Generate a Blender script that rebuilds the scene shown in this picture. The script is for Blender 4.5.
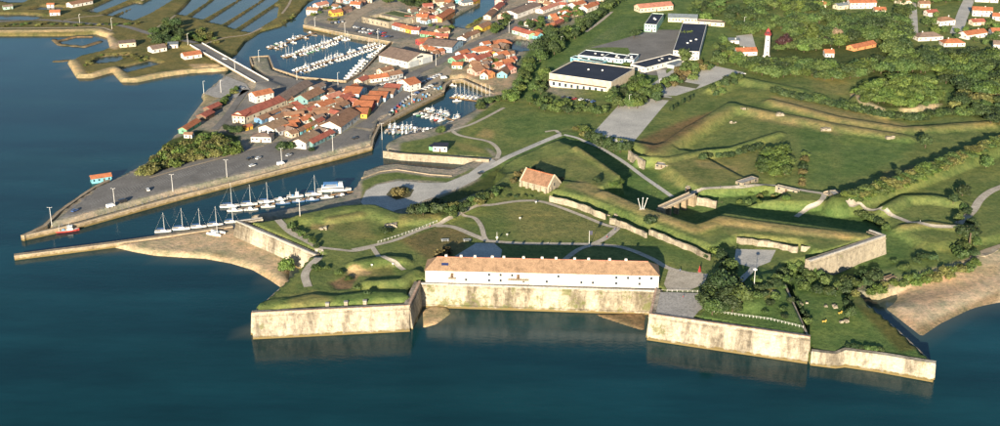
import bpy, math, random
import numpy as np
from mathutils import Vector, geometry
random.seed(7); np.random.seed(7)
R = math.radians
for o in list(bpy.data.objects): bpy.data.objects.remove(o)
SC = bpy.context.scene; COL = SC.collection
# ------------------------------------------------------------ camera, sky, sun, exposure
FPX, TH, HC = 1300.0, R(21.2), 265.0          # focal length (photo pixels), pitch below horizon, flying height (m)
cam = bpy.data.cameras.new('camera'); camo = bpy.data.objects.new('camera', cam); COL.objects.link(camo)
camo.location = (0, 0, HC); camo.rotation_euler = (math.pi/2 - TH, 0, 0)
cam.sensor_fit = 'HORIZONTAL'; cam.sensor_width = 36; cam.lens = 36*FPX/1000
cam.clip_start = 1; cam.clip_end = 20000
SC.camera = camo
SUN_EL, SUN_LEAN = R(13.5), R(13.0)           # shadows run away from the camera, leaning right
w = bpy.data.worlds.new('World'); SC.world = w; w.use_nodes = True
wn = w.node_tree.nodes; sky = wn.new('ShaderNodeTexSky'); sky.sky_type = 'NISHITA'; sky.sun_disc = False
sky.sun_elevation = SUN_EL; sky.sun_rotation = math.pi + SUN_LEAN
sky.air_density = 1.0; sky.dust_density = 0.3; sky.ozone_density = 2.5
w.node_tree.links.new(sky.outputs[0], wn['Background'].inputs[0]); wn['Background'].inputs[1].default_value = 0.068
sl = bpy.data.lights.new('sun', 'SUN'); sl.energy = 5.0; sl.angle = R(0.53); sl.color = (1.0, 0.86, 0.66)
so = bpy.data.objects.new('sun', sl); COL.objects.link(so); so.location = (-100, -300, 400)
LD = Vector((math.sin(SUN_LEAN)*math.cos(SUN_EL), math.cos(SUN_LEAN)*math.cos(SUN_EL), -math.sin(SUN_EL)))
so.rotation_euler = LD.to_track_quat('-Z', 'Y').to_euler()
SC.view_settings.view_transform = 'Standard'; SC.view_settings.look = 'None'
SC.view_settings.exposure = 1.3; SC.view_settings.gamma = 1.0; SC.view_settings.use_curve_mapping = False
SC.render.engine = 'CYCLES'; SC.cycles.max_bounces = 5

# ------------------------------------------------------------ from photo measurements to the ground plan
ct, st = math.cos(TH), math.sin(TH)
def rayd(px, py):
    x = (px-500)/FPX; y = (py-213)/FPX
    return np.array([x, ct - y*st, -st - y*ct])
def U(px, py, z=0.0):
    d = rayd(px, py); t = (HC - z)/-d[2]
    return np.array([d[0]*t, d[1]*t])
def scale_at(py): return (py + 291.0)*ct/HC    # pixels per metre on the ground at that row

# ------------------------------------------------------------ object helpers
def tag(o, label=None, cat=None, group=None, kind=None):
    if label: o['label'] = label
    if cat: o['category'] = cat
    if group: o['group'] = group
    if kind: o['kind'] = kind
    return o
def mk(name, verts, faces, mat, parent=None, smooth=False):
    me = bpy.data.meshes.new(name); me.from_pydata([tuple(map(float, v)) for v in verts], [], faces); me.update()
    if mat: me.materials.append(mat)
    if smooth: me.polygons.foreach_set('use_smooth', [True]*len(me.polygons))
    o = bpy.data.objects.new(name, me); COL.objects.link(o)
    if parent: o.parent = parent
    return o
def link_mesh(name, me, parent=None):
    o = bpy.data.objects.new(name, me); COL.objects.link(o)
    if parent: o.parent = parent
    return o
def root(name, loc, rz, label, cat, group=None):
    o = bpy.data.objects.new(name, None); COL.objects.link(o); o.location = [float(v) for v in loc]; o.rotation_euler = (0, 0, float(rz))
    o.empty_display_size = 0.5
    return tag(o, label, cat, group)
class MB:
    def __init__(s): s.v = []; s.f = []
    def add(s, v, f):
        n = len(s.v); s.v += [tuple(map(float, p)) for p in v]; s.f += [tuple(i+n for i in q) for q in f]; return s
    def box(s, x0, x1, y0, y1, z0, z1):
        return s.add([(x0,y0,z0),(x1,y0,z0),(x1,y1,z0),(x0,y1,z0),(x0,y0,z1),(x1,y0,z1),(x1,y1,z1),(x0,y1,z1)],
                     [(0,3,2,1),(4,5,6,7),(0,1,5,4),(1,2,6,5),(2,3,7,6),(3,0,4,7)])
    def tube(s, p, q, r0, r1=None, n=6):
        r1 = r0 if r1 is None else r1
        p = Vector(p); q = Vector(q); d = (q-p).normalized(); a = d.orthogonal().normalized(); b = d.cross(a); m = len(s.v)
        for c, r in ((p, r0), (q, r1)):
            for k in range(n):
                t = 2*math.pi*k/n; s.v.append(tuple(c + a*(r*math.cos(t)) + b*(r*math.sin(t))))
        for k in range(n): s.f.append((m+k, m+(k+1)%n, m+n+(k+1)%n, m+n+k))
        s.f.append(tuple(m+k for k in range(n))[::-1]); s.f.append(tuple(m+n+k for k in range(n))); return s
    def lathe(s, prof, n=12):
        m = len(s.v)
        for r, z in prof:
            for k in range(n): t = 2*math.pi*k/n; s.v.append((r*math.cos(t), r*math.sin(t), z))
        for i in range(len(prof)-1):
            for k in range(n): s.f.append((m+i*n+k, m+i*n+(k+1)%n, m+(i+1)*n+(k+1)%n, m+(i+1)*n+k))
        s.f.append(tuple(m+(len(prof)-1)*n+k for k in range(n))); return s
    def build(s, name, mat, parent=None, smooth=False): return mk(name, s.v, s.f, mat, parent, smooth)

# ------------------------------------------------------------ materials
def newmat(name, rough=0.8, spec=0.3):
    m = bpy.data.materials.new(name); m.use_nodes = True
    b = m.node_tree.nodes['Principled BSDF']; b.inputs['Roughness'].default_value = rough; b.inputs['Specular IOR Level'].default_value = spec
    return m, m.node_tree.nodes, m.node_tree.links, b
def ramp(n, stops):
    r = n.new('ShaderNodeValToRGB'); e = r.color_ramp.elements
    while len(e) < len(stops): e.new(0.5)
    for k, (p, c) in enumerate(stops): e[k].position = p; e[k].color = (*c, 1)
    return r
def noise(n, l, scale, detail=4, coord=None, rough=0.55):
    t = n.new('ShaderNodeTexNoise'); t.inputs['Scale'].default_value = scale; t.inputs['Detail'].default_value = detail; t.inputs['Roughness'].default_value = rough
    if coord is not None: l.new(coord, t.inputs['Vector'])
    return t
def mixc(n, l, a, b, fac, mode='MIX'):
    m = n.new('ShaderNodeMix'); m.data_type = 'RGBA'; m.blend_type = mode
    for sock, v in ((0, fac), (6, a), (7, b)):
        if hasattr(v, 'is_linked') or hasattr(v, 'links'): l.new(v, m.inputs[sock])
        else: m.inputs[sock].default_value = v if sock == 0 else (*v, 1)
    return m.outputs[2]
def plain(name, c, rough=0.7, spec=0.3, var=0.12, scale=1.5, metal=0.0, objvar=0.0):
    m, n, l, b = newmat(name, rough, spec); b.inputs['Metallic'].default_value = metal
    g = n.new('ShaderNodeNewGeometry'); t = noise(n, l, scale, 5, g.outputs['Position'])
    lo = tuple(max(0, v*(1-2.2*var)) for v in c); hi = tuple(min(1, v*(1+1.4*var)) for v in c)
    r = ramp(n, [(0.32, lo), (0.5, c), (0.68, hi)]); l.new(t.outputs['Fac'], r.inputs[0]); out = r.outputs[0]
    if objvar:
        oi = n.new('ShaderNodeObjectInfo'); hs = n.new('ShaderNodeHueSaturation')
        mp = n.new('ShaderNodeMapRange'); mp.inputs[3].default_value = 1-objvar; mp.inputs[4].default_value = 1+objvar
        l.new(oi.outputs['Random'], mp.inputs[0]); l.new(mp.outputs[0], hs.inputs['Value']); l.new(out, hs.inputs['Color']); out = hs.outputs[0]
    l.new(out, b.inputs['Base Color']); return m
MC = {}
def P(name, c=None, **k):
    if name not in MC: MC[name] = plain(name, c, **k)
    return MC[name]

def mat_terrain():
    m, n, l, b = newmat('terrain_surface', 0.95, 0.1)
    a = n.new('ShaderNodeAttribute'); a.attribute_name = 'tint'; g = n.new('ShaderNodeNewGeometry'); pos = g.outputs['Position']
    n1 = noise(n, l, 0.035, 6, pos, 0.6); n2 = noise(n, l, 0.45, 6, pos, 0.78); n3 = noise(n, l, 0.13, 5, pos, 0.7)
    r1 = ramp(n, [(0.30, (0.72, 0.82, 0.72)), (0.5, (1, 1, 1)), (0.72, (1.35, 1.2, 1.05))]); l.new(n1.outputs['Fac'], r1.inputs[0])
    r2 = ramp(n, [(0.30, (0.42, 0.48, 0.42)), (0.5, (1, 1, 1)), (0.72, (1.5, 1.42, 1.3))]); l.new(n2.outputs['Fac'], r2.inputs[0])
    r3 = ramp(n, [(0.35, (0.70, 0.80, 0.72)), (0.65, (1.3, 1.18, 1.08))]); l.new(n3.outputs['Fac'], r3.inputs[0])
    c = mixc(n, l, a.outputs['Color'], r1.outputs[0], 1.0, 'MULTIPLY'); c = mixc(n, l, c, r2.outputs[0], 0.8, 'MULTIPLY'); c = mixc(n, l, c, r3.outputs[0], 1.0, 'MULTIPLY')
    l.new(c, b.inputs['Base Color'])
    bp = n.new('ShaderNodeBump'); bp.inputs['Strength'].default_value = 0.8; bp.inputs['Distance'].default_value = 0.8
    l.new(n2.outputs['Fac'], bp.inputs['Height']); l.new(bp.outputs[0], b.inputs['Normal']); return m
def mat_ground(name, c1, c2, scale=0.12, rough=0.95, fine=1.2, cracks=False):
    m, n, l, b = newmat(name, rough, 0.15); g = n.new('ShaderNodeNewGeometry'); pos = g.outputs['Position']
    n1 = noise(n, l, scale, 7, pos, 0.65); n2 = noise(n, l, fine, 3, pos)
    r1 = ramp(n, [(0.33, c1), (0.67, c2)]); l.new(n1.outputs['Fac'], r1.inputs[0])
    r2 = ramp(n, [(0.3, (0.75, 0.75, 0.75)), (0.7, (1.2, 1.2, 1.2))]); l.new(n2.outputs['Fac'], r2.inputs[0])
    l.new(mixc(n, l, r1.outputs[0], r2.outputs[0], 1.0, 'MULTIPLY'), b.inputs['Base Color']); return m
def mat_stone(name, base, dark, green=0.25, tide=True, gth=0.60, stain=0.36):
    m, n, l, b = newmat(name, 0.9, 0.2); g = n.new('ShaderNodeNewGeometry'); pos = g.outputs['Position']
    mp = n.new('ShaderNodeMapping'); mp.inputs['Scale'].default_value = (1, 1, 0.25); l.new(pos, mp.inputs['Vector'])
    n1 = noise(n, l, 0.085, 10, mp.outputs[0], 0.78); r1 = ramp(n, [(stain, dark), (stain+0.09, tuple(0.72*v for v in base)), (max(0.55, stain+0.15), base), (0.75, tuple(min(1, 1.18*v) for v in base))]); l.new(n1.outputs['Fac'], r1.inputs[0])
    # ashlar courses, small
    br = n.new('ShaderNodeTexBrick'); br.inputs['Scale'].default_value = 1.0; br.inputs['Brick Width'].default_value = 1.6; br.inputs['Row Height'].default_value = 0.7; br.inputs['Mortar Size'].default_value = 0.05
    br.inputs['Color1'].default_value = (1, 1, 1, 1); br.inputs['Color2'].default_value = (0.8, 0.78, 0.75, 1); br.inputs['Mortar'].default_value = (0.72, 0.68, 0.6, 1)
    sx = n.new('ShaderNodeSeparateXYZ'); l.new(pos, sx.inputs[0]); cx = n.new('ShaderNodeCombineXYZ'); ad = n.new('ShaderNodeMath'); l.new(sx.outputs[0], ad.inputs[0]); l.new(sx.outputs[1], ad.inputs[1])
    l.new(ad.outputs[0], cx.inputs[0]); l.new(sx.outputs[2], cx.inputs[1]); l.new(cx.outputs[0], br.inputs['Vector'])
    c = mixc(n, l, r1.outputs[0], br.outputs[0], 0.8, 'MULTIPLY')
    n4 = noise(n, l, 0.55, 6, pos, 0.7); r4 = ramp(n, [(0.3, (0.5, 0.5, 0.5)), (0.5, (1, 1, 1)), (0.7, (1.1, 1.08, 1.02))]); l.new(n4.outputs['Fac'], r4.inputs[0])
    c = mixc(n, l, c, r4.outputs[0], 0.9, 'MULTIPLY')
    # moss and plants rooted in the joints
    n2 = noise(n, l, 0.11, 7, pos, 0.75); r2 = ramp(n, [(gth, (0, 0, 0)), (gth+0.06, (1, 1, 1))]); l.new(n2.outputs['Fac'], r2.inputs[0])
    mu = n.new('ShaderNodeMath'); mu.operation = 'MULTIPLY'; mu.inputs[1].default_value = green; l.new(r2.outputs[0], mu.inputs[0])
    c = mixc(n, l, c, (0.10, 0.11, 0.035), mu.outputs[0])
    if tide:   # seaweed and wet stone below the high water mark
        n3 = noise(n, l, 0.4, 4, pos); ad2 = n.new('ShaderNodeMath'); ad2.operation = 'MULTIPLY_ADD'; ad2.inputs[1].default_value = 2.4; l.new(n3.outputs['Fac'], ad2.inputs[0])
        ng = n.new('ShaderNodeMath'); ng.operation = 'MULTIPLY'; ng.inputs[1].default_value = -1; l.new(sx.outputs[2], ng.inputs[0]); l.new(ng.outputs[0], ad2.inputs[2])
        rt = ramp(n, [(0.0, (0, 0, 0)), (0.45, (1, 1, 1))]); l.new(ad2.outputs[0], rt.inputs[0])
        c = mixc(n, l, c, (0.16, 0.12, 0.05), rt.outputs[0])
    l.new(c, b.inputs['Base Color'])
    bp = n.new('ShaderNodeBump'); bp.inputs['Strength'].default_value = 0.6; bp.inputs['Distance'].default_value = 0.3; l.new(n4.outputs['Fac'], bp.inputs['Height']); l.new(bp.outputs[0], b.inputs['Normal'])
    return m
def mat_roof(name, c, wear=0.35):
    m, n, l, b = newmat(name, 0.85, 0.2); tc = n.new('ShaderNodeTexCoord'); pos = tc.outputs['Object']; g = n.new('ShaderNodeNewGeometry')
    n1 = noise(n, l, 0.35, 6, g.outputs['Position'], 0.7); n2 = noise(n, l, 2.2, 3, g.outputs['Position'])
    r1 = ramp(n, [(0.32, tuple(v*(1-wear) for v in c)), (0.5, c), (0.7, tuple(min(1, v*(1+0.7*wear)) for v in c))]); l.new(n1.outputs['Fac'], r1.inputs[0])
    r2 = ramp(n, [(0.3, (0.7, 0.7, 0.7)), (0.7, (1.25, 1.2, 1.2))]); l.new(n2.outputs['Fac'], r2.inputs[0])
    c2 = mixc(n, l, r1.outputs[0], r2.outputs[0], 1.0, 'MULTIPLY')
    wv = n.new('ShaderNodeTexWave'); wv.inputs['Scale'].default_value = 0.55; wv.inputs['Distortion'].default_value = 1.0; l.new(pos, wv.inputs['Vector'])
    rw = ramp(n, [(0.0, (0.78, 0.78, 0.78)), (0.6, (1.08, 1.08, 1.08))]); l.new(wv.outputs['Fac'], rw.inputs[0])
    l.new(mixc(n, l, c2, rw.outputs[0], 0.7, 'MULTIPLY'), b.inputs['Base Color']); return m
def mat_leaf(name, c, hi, lo):
    m, n, l, b = newmat(name, 0.6, 0.25); oi = n.new('ShaderNodeObjectInfo'); g = n.new('ShaderNodeNewGeometry')
    n1 = noise(n, l, 0.5, 3, g.outputs['Position']); r1 = ramp(n, [(0.3, lo), (0.5, c), (0.72, hi)]); l.new(n1.outputs['Fac'], r1.inputs[0])
    hs = n.new('ShaderNodeHueSaturation'); mp = n.new('ShaderNodeMapRange'); mp.inputs[3].default_value = 0.6; mp.inputs[4].default_value = 1.25
    l.new(oi.outputs['Random'], mp.inputs[0]); l.new(mp.outputs[0], hs.inputs['Value']); l.new(r1.outputs[0], hs.inputs['Color'])
    mh = n.new('ShaderNodeMapRange'); mh.inputs[3].default_value = 0.49; mh.inputs[4].default_value = 0.525
    mm = n.new('ShaderNodeMath'); mm.operation = 'FRACT'; m7 = n.new('ShaderNodeMath'); m7.operation = 'MULTIPLY'; m7.inputs[1].default_value = 7.31
    l.new(oi.outputs['Random'], m7.inputs[0]); l.new(m7.outputs[0], mm.inputs[0]); l.new(mm.outputs[0], mh.inputs[0]); l.new(mh.outputs[0], hs.inputs['Hue'])
    l.new(hs.outputs[0], b.inputs['Base Color']); return m
def mat_water():
    m, n, l, b = newmat('sea_water', 0.09, 0.21); b.inputs['IOR'].default_value = 1.33
    g = n.new('ShaderNodeNewGeometry'); pos = g.outputs['Position']
    n1 = noise(n, l, 0.006, 5, pos, 0.6); r1 = ramp(n, [(0.32, (0.0024, 0.029, 0.033)), (0.68, (0.0044, 0.044, 0.056))]); l.new(n1.outputs['Fac'], r1.inputs[0])
    mp0 = n.new('ShaderNodeMapping'); mp0.inputs['Scale'].default_value = (0.22, 1, 1); mp0.inputs['Rotation'].default_value = (0, 0, 0.5); l.new(pos, mp0.inputs['Vector']); ws = noise(n, l, 0.03, 6, mp0.outputs[0], 0.65); rw = ramp(n, [(0.36, (0.72, 0.74, 0.76)), (0.66, (1.3, 1.28, 1.26))]); l.new(ws.outputs['Fac'], rw.inputs[0]); c1 = mixc(n, l, r1.outputs[0], rw.outputs[0], 1.0, 'MULTIPLY')
    rf = ramp(n, [(0.36, (0.05, 0.05, 0.05)), (0.66, (0.2, 0.2, 0.2))]); l.new(ws.outputs['Fac'], rf.inputs[0]); l.new(rf.outputs[0], b.inputs['Roughness'])
    a = n.new('ShaderNodeAttribute'); a.attribute_name = 'shallow'
    l.new(mixc(n, l, c1, (0.075, 0.085, 0.065), a.outputs['Fac']), b.inputs['Base Color'])
    mp = n.new('ShaderNodeMapping'); mp.inputs['Scale'].default_value = (0.55, 1, 1); mp.inputs['Rotation'].default_value = (0, 0, 0.35); l.new(pos, mp.inputs['Vector'])
    w1 = noise(n, l, 0.45, 4, mp.outputs[0], 0.6); w2 = noise(n, l, 0.02, 3, pos)
    bp = n.new('ShaderNodeBump'); bp.inputs['Distance'].default_value = 0.22
    rr = ramp(n, [(0.35, (0.12, 0.12, 0.12)), (0.65, (0.5, 0.5, 0.5))]); l.new(w2.outputs['Fac'], rr.inputs[0]); l.new(rr.outputs[0], bp.inputs['Strength'])
    l.new(w1.outputs['Fac'], bp.inputs['Height']); l.new(bp.outputs[0], b.inputs['Normal']); return m

M_TERR = mat_terrain(); M_WATER = mat_water()
M_ASPH = mat_ground('asphalt', (0.145, 0.138, 0.128), (0.21, 0.20, 0.185), 0.08)
M_PATH = mat_ground('pale_gravel', (0.34, 0.30, 0.24), (0.48, 0.43, 0.35), 0.2)
M_LOT = mat_ground('grey_gravel', (0.36, 0.35, 0.32), (0.50, 0.48, 0.43), 0.07)
M_PAVE = mat_ground('stone_paving', (0.28, 0.27, 0.25), (0.38, 0.36, 0.33), 0.3)
M_CONC = mat_ground('concrete_sand', (0.28, 0.225, 0.16), (0.40, 0.33, 0.24), 0.25)
M_STONE = mat_stone('fort_stone', (0.45, 0.40, 0.315), (0.15, 0.13, 0.10), 0.7, stain=0.40)
M_STONEC = mat_stone('curtain_stone', (0.45, 0.395, 0.30), (0.14, 0.12, 0.085), 0.75, gth=0.535, stain=0.42)
M_STONE2 = mat_stone('inner_stone', (0.37, 0.325, 0.25), (0.12, 0.10, 0.075), 0.5, tide=False)
M_QUAY = mat_stone('quay_stone', (0.36, 0.285, 0.19), (0.15, 0.12, 0.08), 0.35)
M_BRICK = mat_ground('brick_coping', (0.36, 0.22, 0.15), (0.55, 0.42, 0.32), 0.5)
M_TILE_O = mat_roof('orange_tile', (0.37, 0.14, 0.068)); M_TILE_R = mat_roof('red_tile', (0.30, 0.10, 0.07)); M_TILE_B = mat_roof('brown_tile', (0.25, 0.145, 0.09))
M_TILE_A = mat_roof('salmon_tile', (0.29, 0.195, 0.122), 0.35); M_TILE_G = mat_roof('grey_brown_tile', (0.20, 0.15, 0.12)); M_TILE_P = mat_roof('pink_tile', (0.42, 0.19, 0.13))
M_FLAT = mat_ground('dark_membrane', (0.022, 0.026, 0.040), (0.038, 0.042, 0.058), 0.1, 0.7); M_SLATE = mat_ground('grey_blue_roof', (0.13, 0.16, 0.18), (0.19, 0.22, 0.24), 0.3)
ROOF = dict(o=M_TILE_O, r=M_TILE_R, b=M_TILE_B, a=M_TILE_A, g=M_TILE_G, p=M_TILE_P, k=M_FLAT, s=M_SLATE)
WALLC = dict(white=(0.58, 0.55, 0.50), cream=(0.54, 0.46, 0.34), yellow=(0.58, 0.36, 0.06), orange=(0.52, 0.24, 0.10), red=(0.34, 0.06, 0.06), teal=(0.14, 0.25, 0.25), turq=(0.16, 0.42, 0.48), blue=(0.12, 0.24, 0.38), pale=(0.34, 0.46, 0.52), green=(0.15, 0.34, 0.20), mint=(0.34, 0.52, 0.42), grey=(0.34, 0.36, 0.37), pink=(0.52, 0.33, 0.28), stone=(0.46, 0.39, 0.29), wood=(0.14, 0.10, 0.07))
WALL = {k: plain('wall_'+k, v, 0.85, 0.2, 0.09, 0.35) for k, v in WALLC.items()}
M_GLASS = plain('window_glass', (0.03, 0.04, 0.055), 0.15, 0.5, 0.05); M_DOOR = plain('door_wood', (0.10, 0.06, 0.035), 0.6); M_WHITE = plain('white_paint', (0.80, 0.78, 0.74), 0.45, 0.4, 0.04)
M_SHUT = plain('shutter_green', (0.10, 0.20, 0.17), 0.6); M_METAL = plain('galvanised_steel', (0.55, 0.55, 0.54), 0.45, 0.5, 0.05, metal=0.3); M_BARK = plain('bark', (0.10, 0.075, 0.05), 0.95)
M_SAND = (0.42, 0.32, 0.21)
# ------------------------------------------------------------ terrain height field
gx = np.concatenate([-570-np.geomspace(20, 4500, 14)[::-1], np.arange(-570, 571, 1.5), 570+np.geomspace(20, 4500, 14)])
gy = np.concatenate([470-np.geomspace(10, 900, 8)[::-1], np.arange(470, 800, 1.5), np.arange(800, 1520, 3.0), 1520+np.geomspace(20, 5000, 14)])
GX, GY = np.meshgrid(gx, gy); Z = np.full(GX.shape, -3.5); CLR = np.zeros(GX.shape+(3,))
GRASS = (0.136, 0.170, 0.062); GRASS2 = (0.100, 0.156, 0.053); DRY = (0.29, 0.23, 0.115); DRY2 = (0.205, 0.19, 0.08); EARTH = (0.20, 0.14, 0.085)
MARSH = (0.155, 0.140, 0.058); MUD = (0.15, 0.12, 0.08); SCRUB = (0.065, 0.085, 0.030); CITY = (0.27, 0.245, 0.215); WETSAND = (0.20, 0.145, 0.09)
CLR[:] = MUD
def world_poly(pts, z):
    return np.array([U(p[0], p[1], p[2] if len(p) > 2 else z) for p in pts])
def sdist(poly, pad):
    x0, y0 = poly.min(0)-pad; x1, y1 = poly.max(0)+pad
    i0, i1 = np.searchsorted(gx, [x0, x1]); j0, j1 = np.searchsorted(gy, [y0, y1]); sl_ = (slice(j0, j1), slice(i0, i1))
    X, Y = GX[sl_], GY[sl_]; d2 = np.full(X.shape, 1e18); ins = np.zeros(X.shape, bool); n = len(poly)
    for k in range(n):
        ax, ay = poly[k]; bx, by = poly[(k+1) % n]; ex, ey = bx-ax, by-ay; L = ex*ex+ey*ey+1e-9
        t = np.clip(((X-ax)*ex+(Y-ay)*ey)/L, 0, 1); d2 = np.minimum(d2, (X-ax-t*ex)**2+(Y-ay-t*ey)**2)
        if ay != by:
            c = (ay > Y) != (by > Y); ins ^= c & (X < ex*(Y-ay)/(ey)+ax)
    return sl_, np.where(ins, 1, -1)*np.sqrt(d2), X, Y
def sm(t): t = np.clip(t, 0, 1); return t*t*(3-2*t)
def land(pts, z=None, soft=1.5, col=None, mode='set', off=0.0, csoft=None, zs=None):
    """raise or carve the ground inside a plan outline; soft = width of the slope in metres (inside the outline)"""
    zz = z if z is not None else float(np.mean([p[2] for p in pts])); poly = world_poly(pts, zz)
    s_, d, X, Y = sdist(poly, 3); wt = sm((d-off)/soft); cur = Z[s_]
    if zs:   # heights given at points: inverse distance blend
        num = 0; den = 0
        for (px, py, pz) in zs:
            c = U(px, py, pz); wgt = 1/(((X-c[0])**2+(Y-c[1])**2)+30)**1.5; num = num+wgt*pz; den = den+wgt
        zt = num/den
    else: zt = zz
    new = cur*(1-wt)+zt*wt
    if mode == 'max': new = np.maximum(cur, new)
    if mode == 'min': new = np.minimum(cur, new)
    Z[s_] = new
    if col is not None:
        wc = sm((d-off)/(csoft or soft))[..., None]; CLR[s_] = CLR[s_]*(1-wc)+np.array(col)*wc
def tint(pts, col, z=None, soft=4, amt=1.0):
    """ground cover: pts on the ground as seen, projected on the finished heights"""
    poly = np.array([hit(p[0], p[1])[:2] for p in pts]); s_, d, X, Y = sdist(poly, soft)
    wc = (sm((d+soft*0.5)/soft)*amt)[..., None]; CLR[s_] = CLR[s_]*(1-wc)+np.array(col)*wc
def bank(pts, ztop, top, slope, col=None, z=None, add=False):
    """a ridge or dyke along a line"""
    P_ = [U(p[0], p[1], p[2] if len(p) > 2 else (z if z is not None else ztop)) for p in pts]; P_ = np.array(P_)
    x0, y0 = P_.min(0)-top-slope-2; x1, y1 = P_.max(0)+top+slope+2
    i0, i1 = np.searchsorted(gx, [x0, x1]); j0, j1 = np.searchsorted(gy, [y0, y1]); s_ = (slice(j0, j1), slice(i0, i1)); X, Y = GX[s_], GY[s_]
    d2 = np.full(X.shape, 1e18)
    for k in range(len(P_)-1):
        ax, ay = P_[k]; bx, by = P_[k+1]; ex, ey = bx-ax, by-ay; L = ex*ex+ey*ey+1e-9
        t = np.clip(((X-ax)*ex+(Y-ay)*ey)/L, 0, 1); d2 = np.minimum(d2, (X-ax-t*ex)**2+(Y-ay-t*ey)**2)
    wt = 1-sm((np.sqrt(d2)-top)/slope)
    cur = Z[s_]; Z[s_] = cur+wt*ztop if add else np.maximum(cur, cur*(1-wt)+ztop*wt)
    if col is not None: CLR[s_] = CLR[s_]*(1-wt[..., None])+np.array(col)*wt[..., None]
def T(x, y):
    i = int(np.clip(np.searchsorted(gx, x)-1, 0, len(gx)-2)); j = int(np.clip(np.searchsorted(gy, y)-1, 0, len(gy)-2))
    u = (x-gx[i])/(gx[i+1]-gx[i]); v = (y-gy[j])/(gy[j+1]-gy[j])
    return float((Z[j, i]*(1-u)+Z[j, i+1]*u)*(1-v)+(Z[j+1, i]*(1-u)+Z[j+1, i+1]*u)*v)
def Tn(x, y):
    i = np.clip(np.searchsorted(gx, x)-1, 0, len(gx)-2); j = np.clip(np.searchsorted(gy, y)-1, 0, len(gy)-2)
    u = (x-gx[i])/(gx[i+1]-gx[i]); v = (y-gy[j])/(gy[j+1]-gy[j])
    return (Z[j, i]*(1-u)+Z[j, i+1]*u)*(1-v)+(Z[j+1, i]*(1-u)+Z[j+1, i+1]*u)*v
ZL = np.linspace(24, -0.5, 110)
def hit(px, py):
    d = rayd(px, py); t = (HC-ZL)/-d[2]; X = d[0]*t; Y = d[1]*t; h = Tn(X, Y); k = np.nonzero(h >= ZL)[0]
    if len(k) == 0: c = U(px, py, 0); return np.array([c[0], c[1], 0.0])
    k = k[0]
    if k == 0: return np.array([X[0], Y[0], h[0]])
    a = (ZL[k-1]-h[k-1]); b_ = (h[k]-ZL[k]); f = a/(a+b_+1e-9); x = X[k-1]*(1-f)+X[k]*f; y = Y[k-1]*(1-f)+Y[k]*f
    return np.array([x, y, T(x, y)])

# --- town and everything behind the citadel
TOWN = [(23,236),(47,224),(60,211),(78,198),(96,186),(110,180),(128,171),(145,162),(163,144),(183,126),(192,112),(203,99),(200,94),(222,76),(240,66),(254,76),(266,80),(252,66),(249,57),(270,56),(274,69),(300,78),(345,82),(360,73),(383,50),(391,43),(350,36),(303,25),(303,17),(315,14),(330,4),(335,-8),(345,-60),(1400,-120),(1500,150),(1060,240),(1000,256),(960,266),(920,280),(890,292),(880,296),(700,270),(500,250),(330,250),(300,220),(236,215),(60,222)]
land(TOWN, 2.6, 1.5, CITY)
# ground behind rises gently
land([(520,130),(560,60),(600,10),(640,-60),(1500,-120),(1500,320),(900,300),(600,180)], 5.0, 40, GRASS)
land([(690,130),(740,60),(780,0),(830,-60),(1500,-120),(1500,320),(1000,240),(800,210),(700,190)], 8.0, 50, GRASS)
# north-west salt marsh
land([(-300,-60),(345,-60),(330,-10),(311,0),(299,14),(284,24),(263,30),(248,40),(240,51),(226,62),(222,66),(190,69),(160,74),(135,79),(125,78),(116,68),(88,74),(80,74),(72,65),(70,60),(78,55),(100,50),(112,45),(110,36),(95,33),(60,35),(-300,35)], 1.8, 3, MARSH)
PONDS = [[(-5,16),(20,16),(36,17),(50,19),(30,23),(-5,22)], [(84,13),(98,15),(118,7),(140,-3),(122,-4),(100,6)],
 [(104,17),(112,18.5),(142,5),(135,4),(118,10)], [(115,18.5),(134,23),(150,16),(173,2),(184,-6),(164,-6)], [(-5,2),(10,5),(24,5),(34,-3),(10,-6),(-5,-4)], [(40,8),(70,9),(60,12),(30,12)],
 [(177,16.5),(186,18),(206,5),(214,-3),(196,-4)], [(190,19),(203,22),(236,3),(246,-5),(222,-5)], [(206,24),(222,27),(257,5),(270,-5),(250,-5)], [(225,28),(235,31.5),(274,6),(284,-3),(273,-5),(262,3)], [(238,33),(252,35),(277,20),(279,8),(276,7)],
 [(118,70),(128,75),(163,66),(150,62),(135,66)], [(92,64),(103,58),(130,56),(118,64),(100,66)]]
for p in PONDS: land(p, -1.0, 1.6, MUD, 'min', off=-1.0)
# sea dyke and small stone spits on the left
bank([(-40,31),(60,30),(96,29),(108,33)], 2.8, 2.5, 5, (0.50,0.38,0.22))
bank([(72,60),(81,74),(90,74),(115,67),(125,78),(136,78),(160,73),(190,69),(224,67)], 2.6, 2.0, 4, (0.36,0.29,0.18))
bank([(54,39),(60,44),(84,46),(100,41)], 0.9, 1.5, 4, MUD); bank([(60,40),(76,36),(92,36)], 1.0, 1.0, 3, EARTH); bank([(56,61),(70,60)], 0.5, 2, 6, MUD)
land([(104,34),(112,34),(122,44),(118,50),(108,48)], 2.2, 3, (0.45,0.34,0.24))
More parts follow.
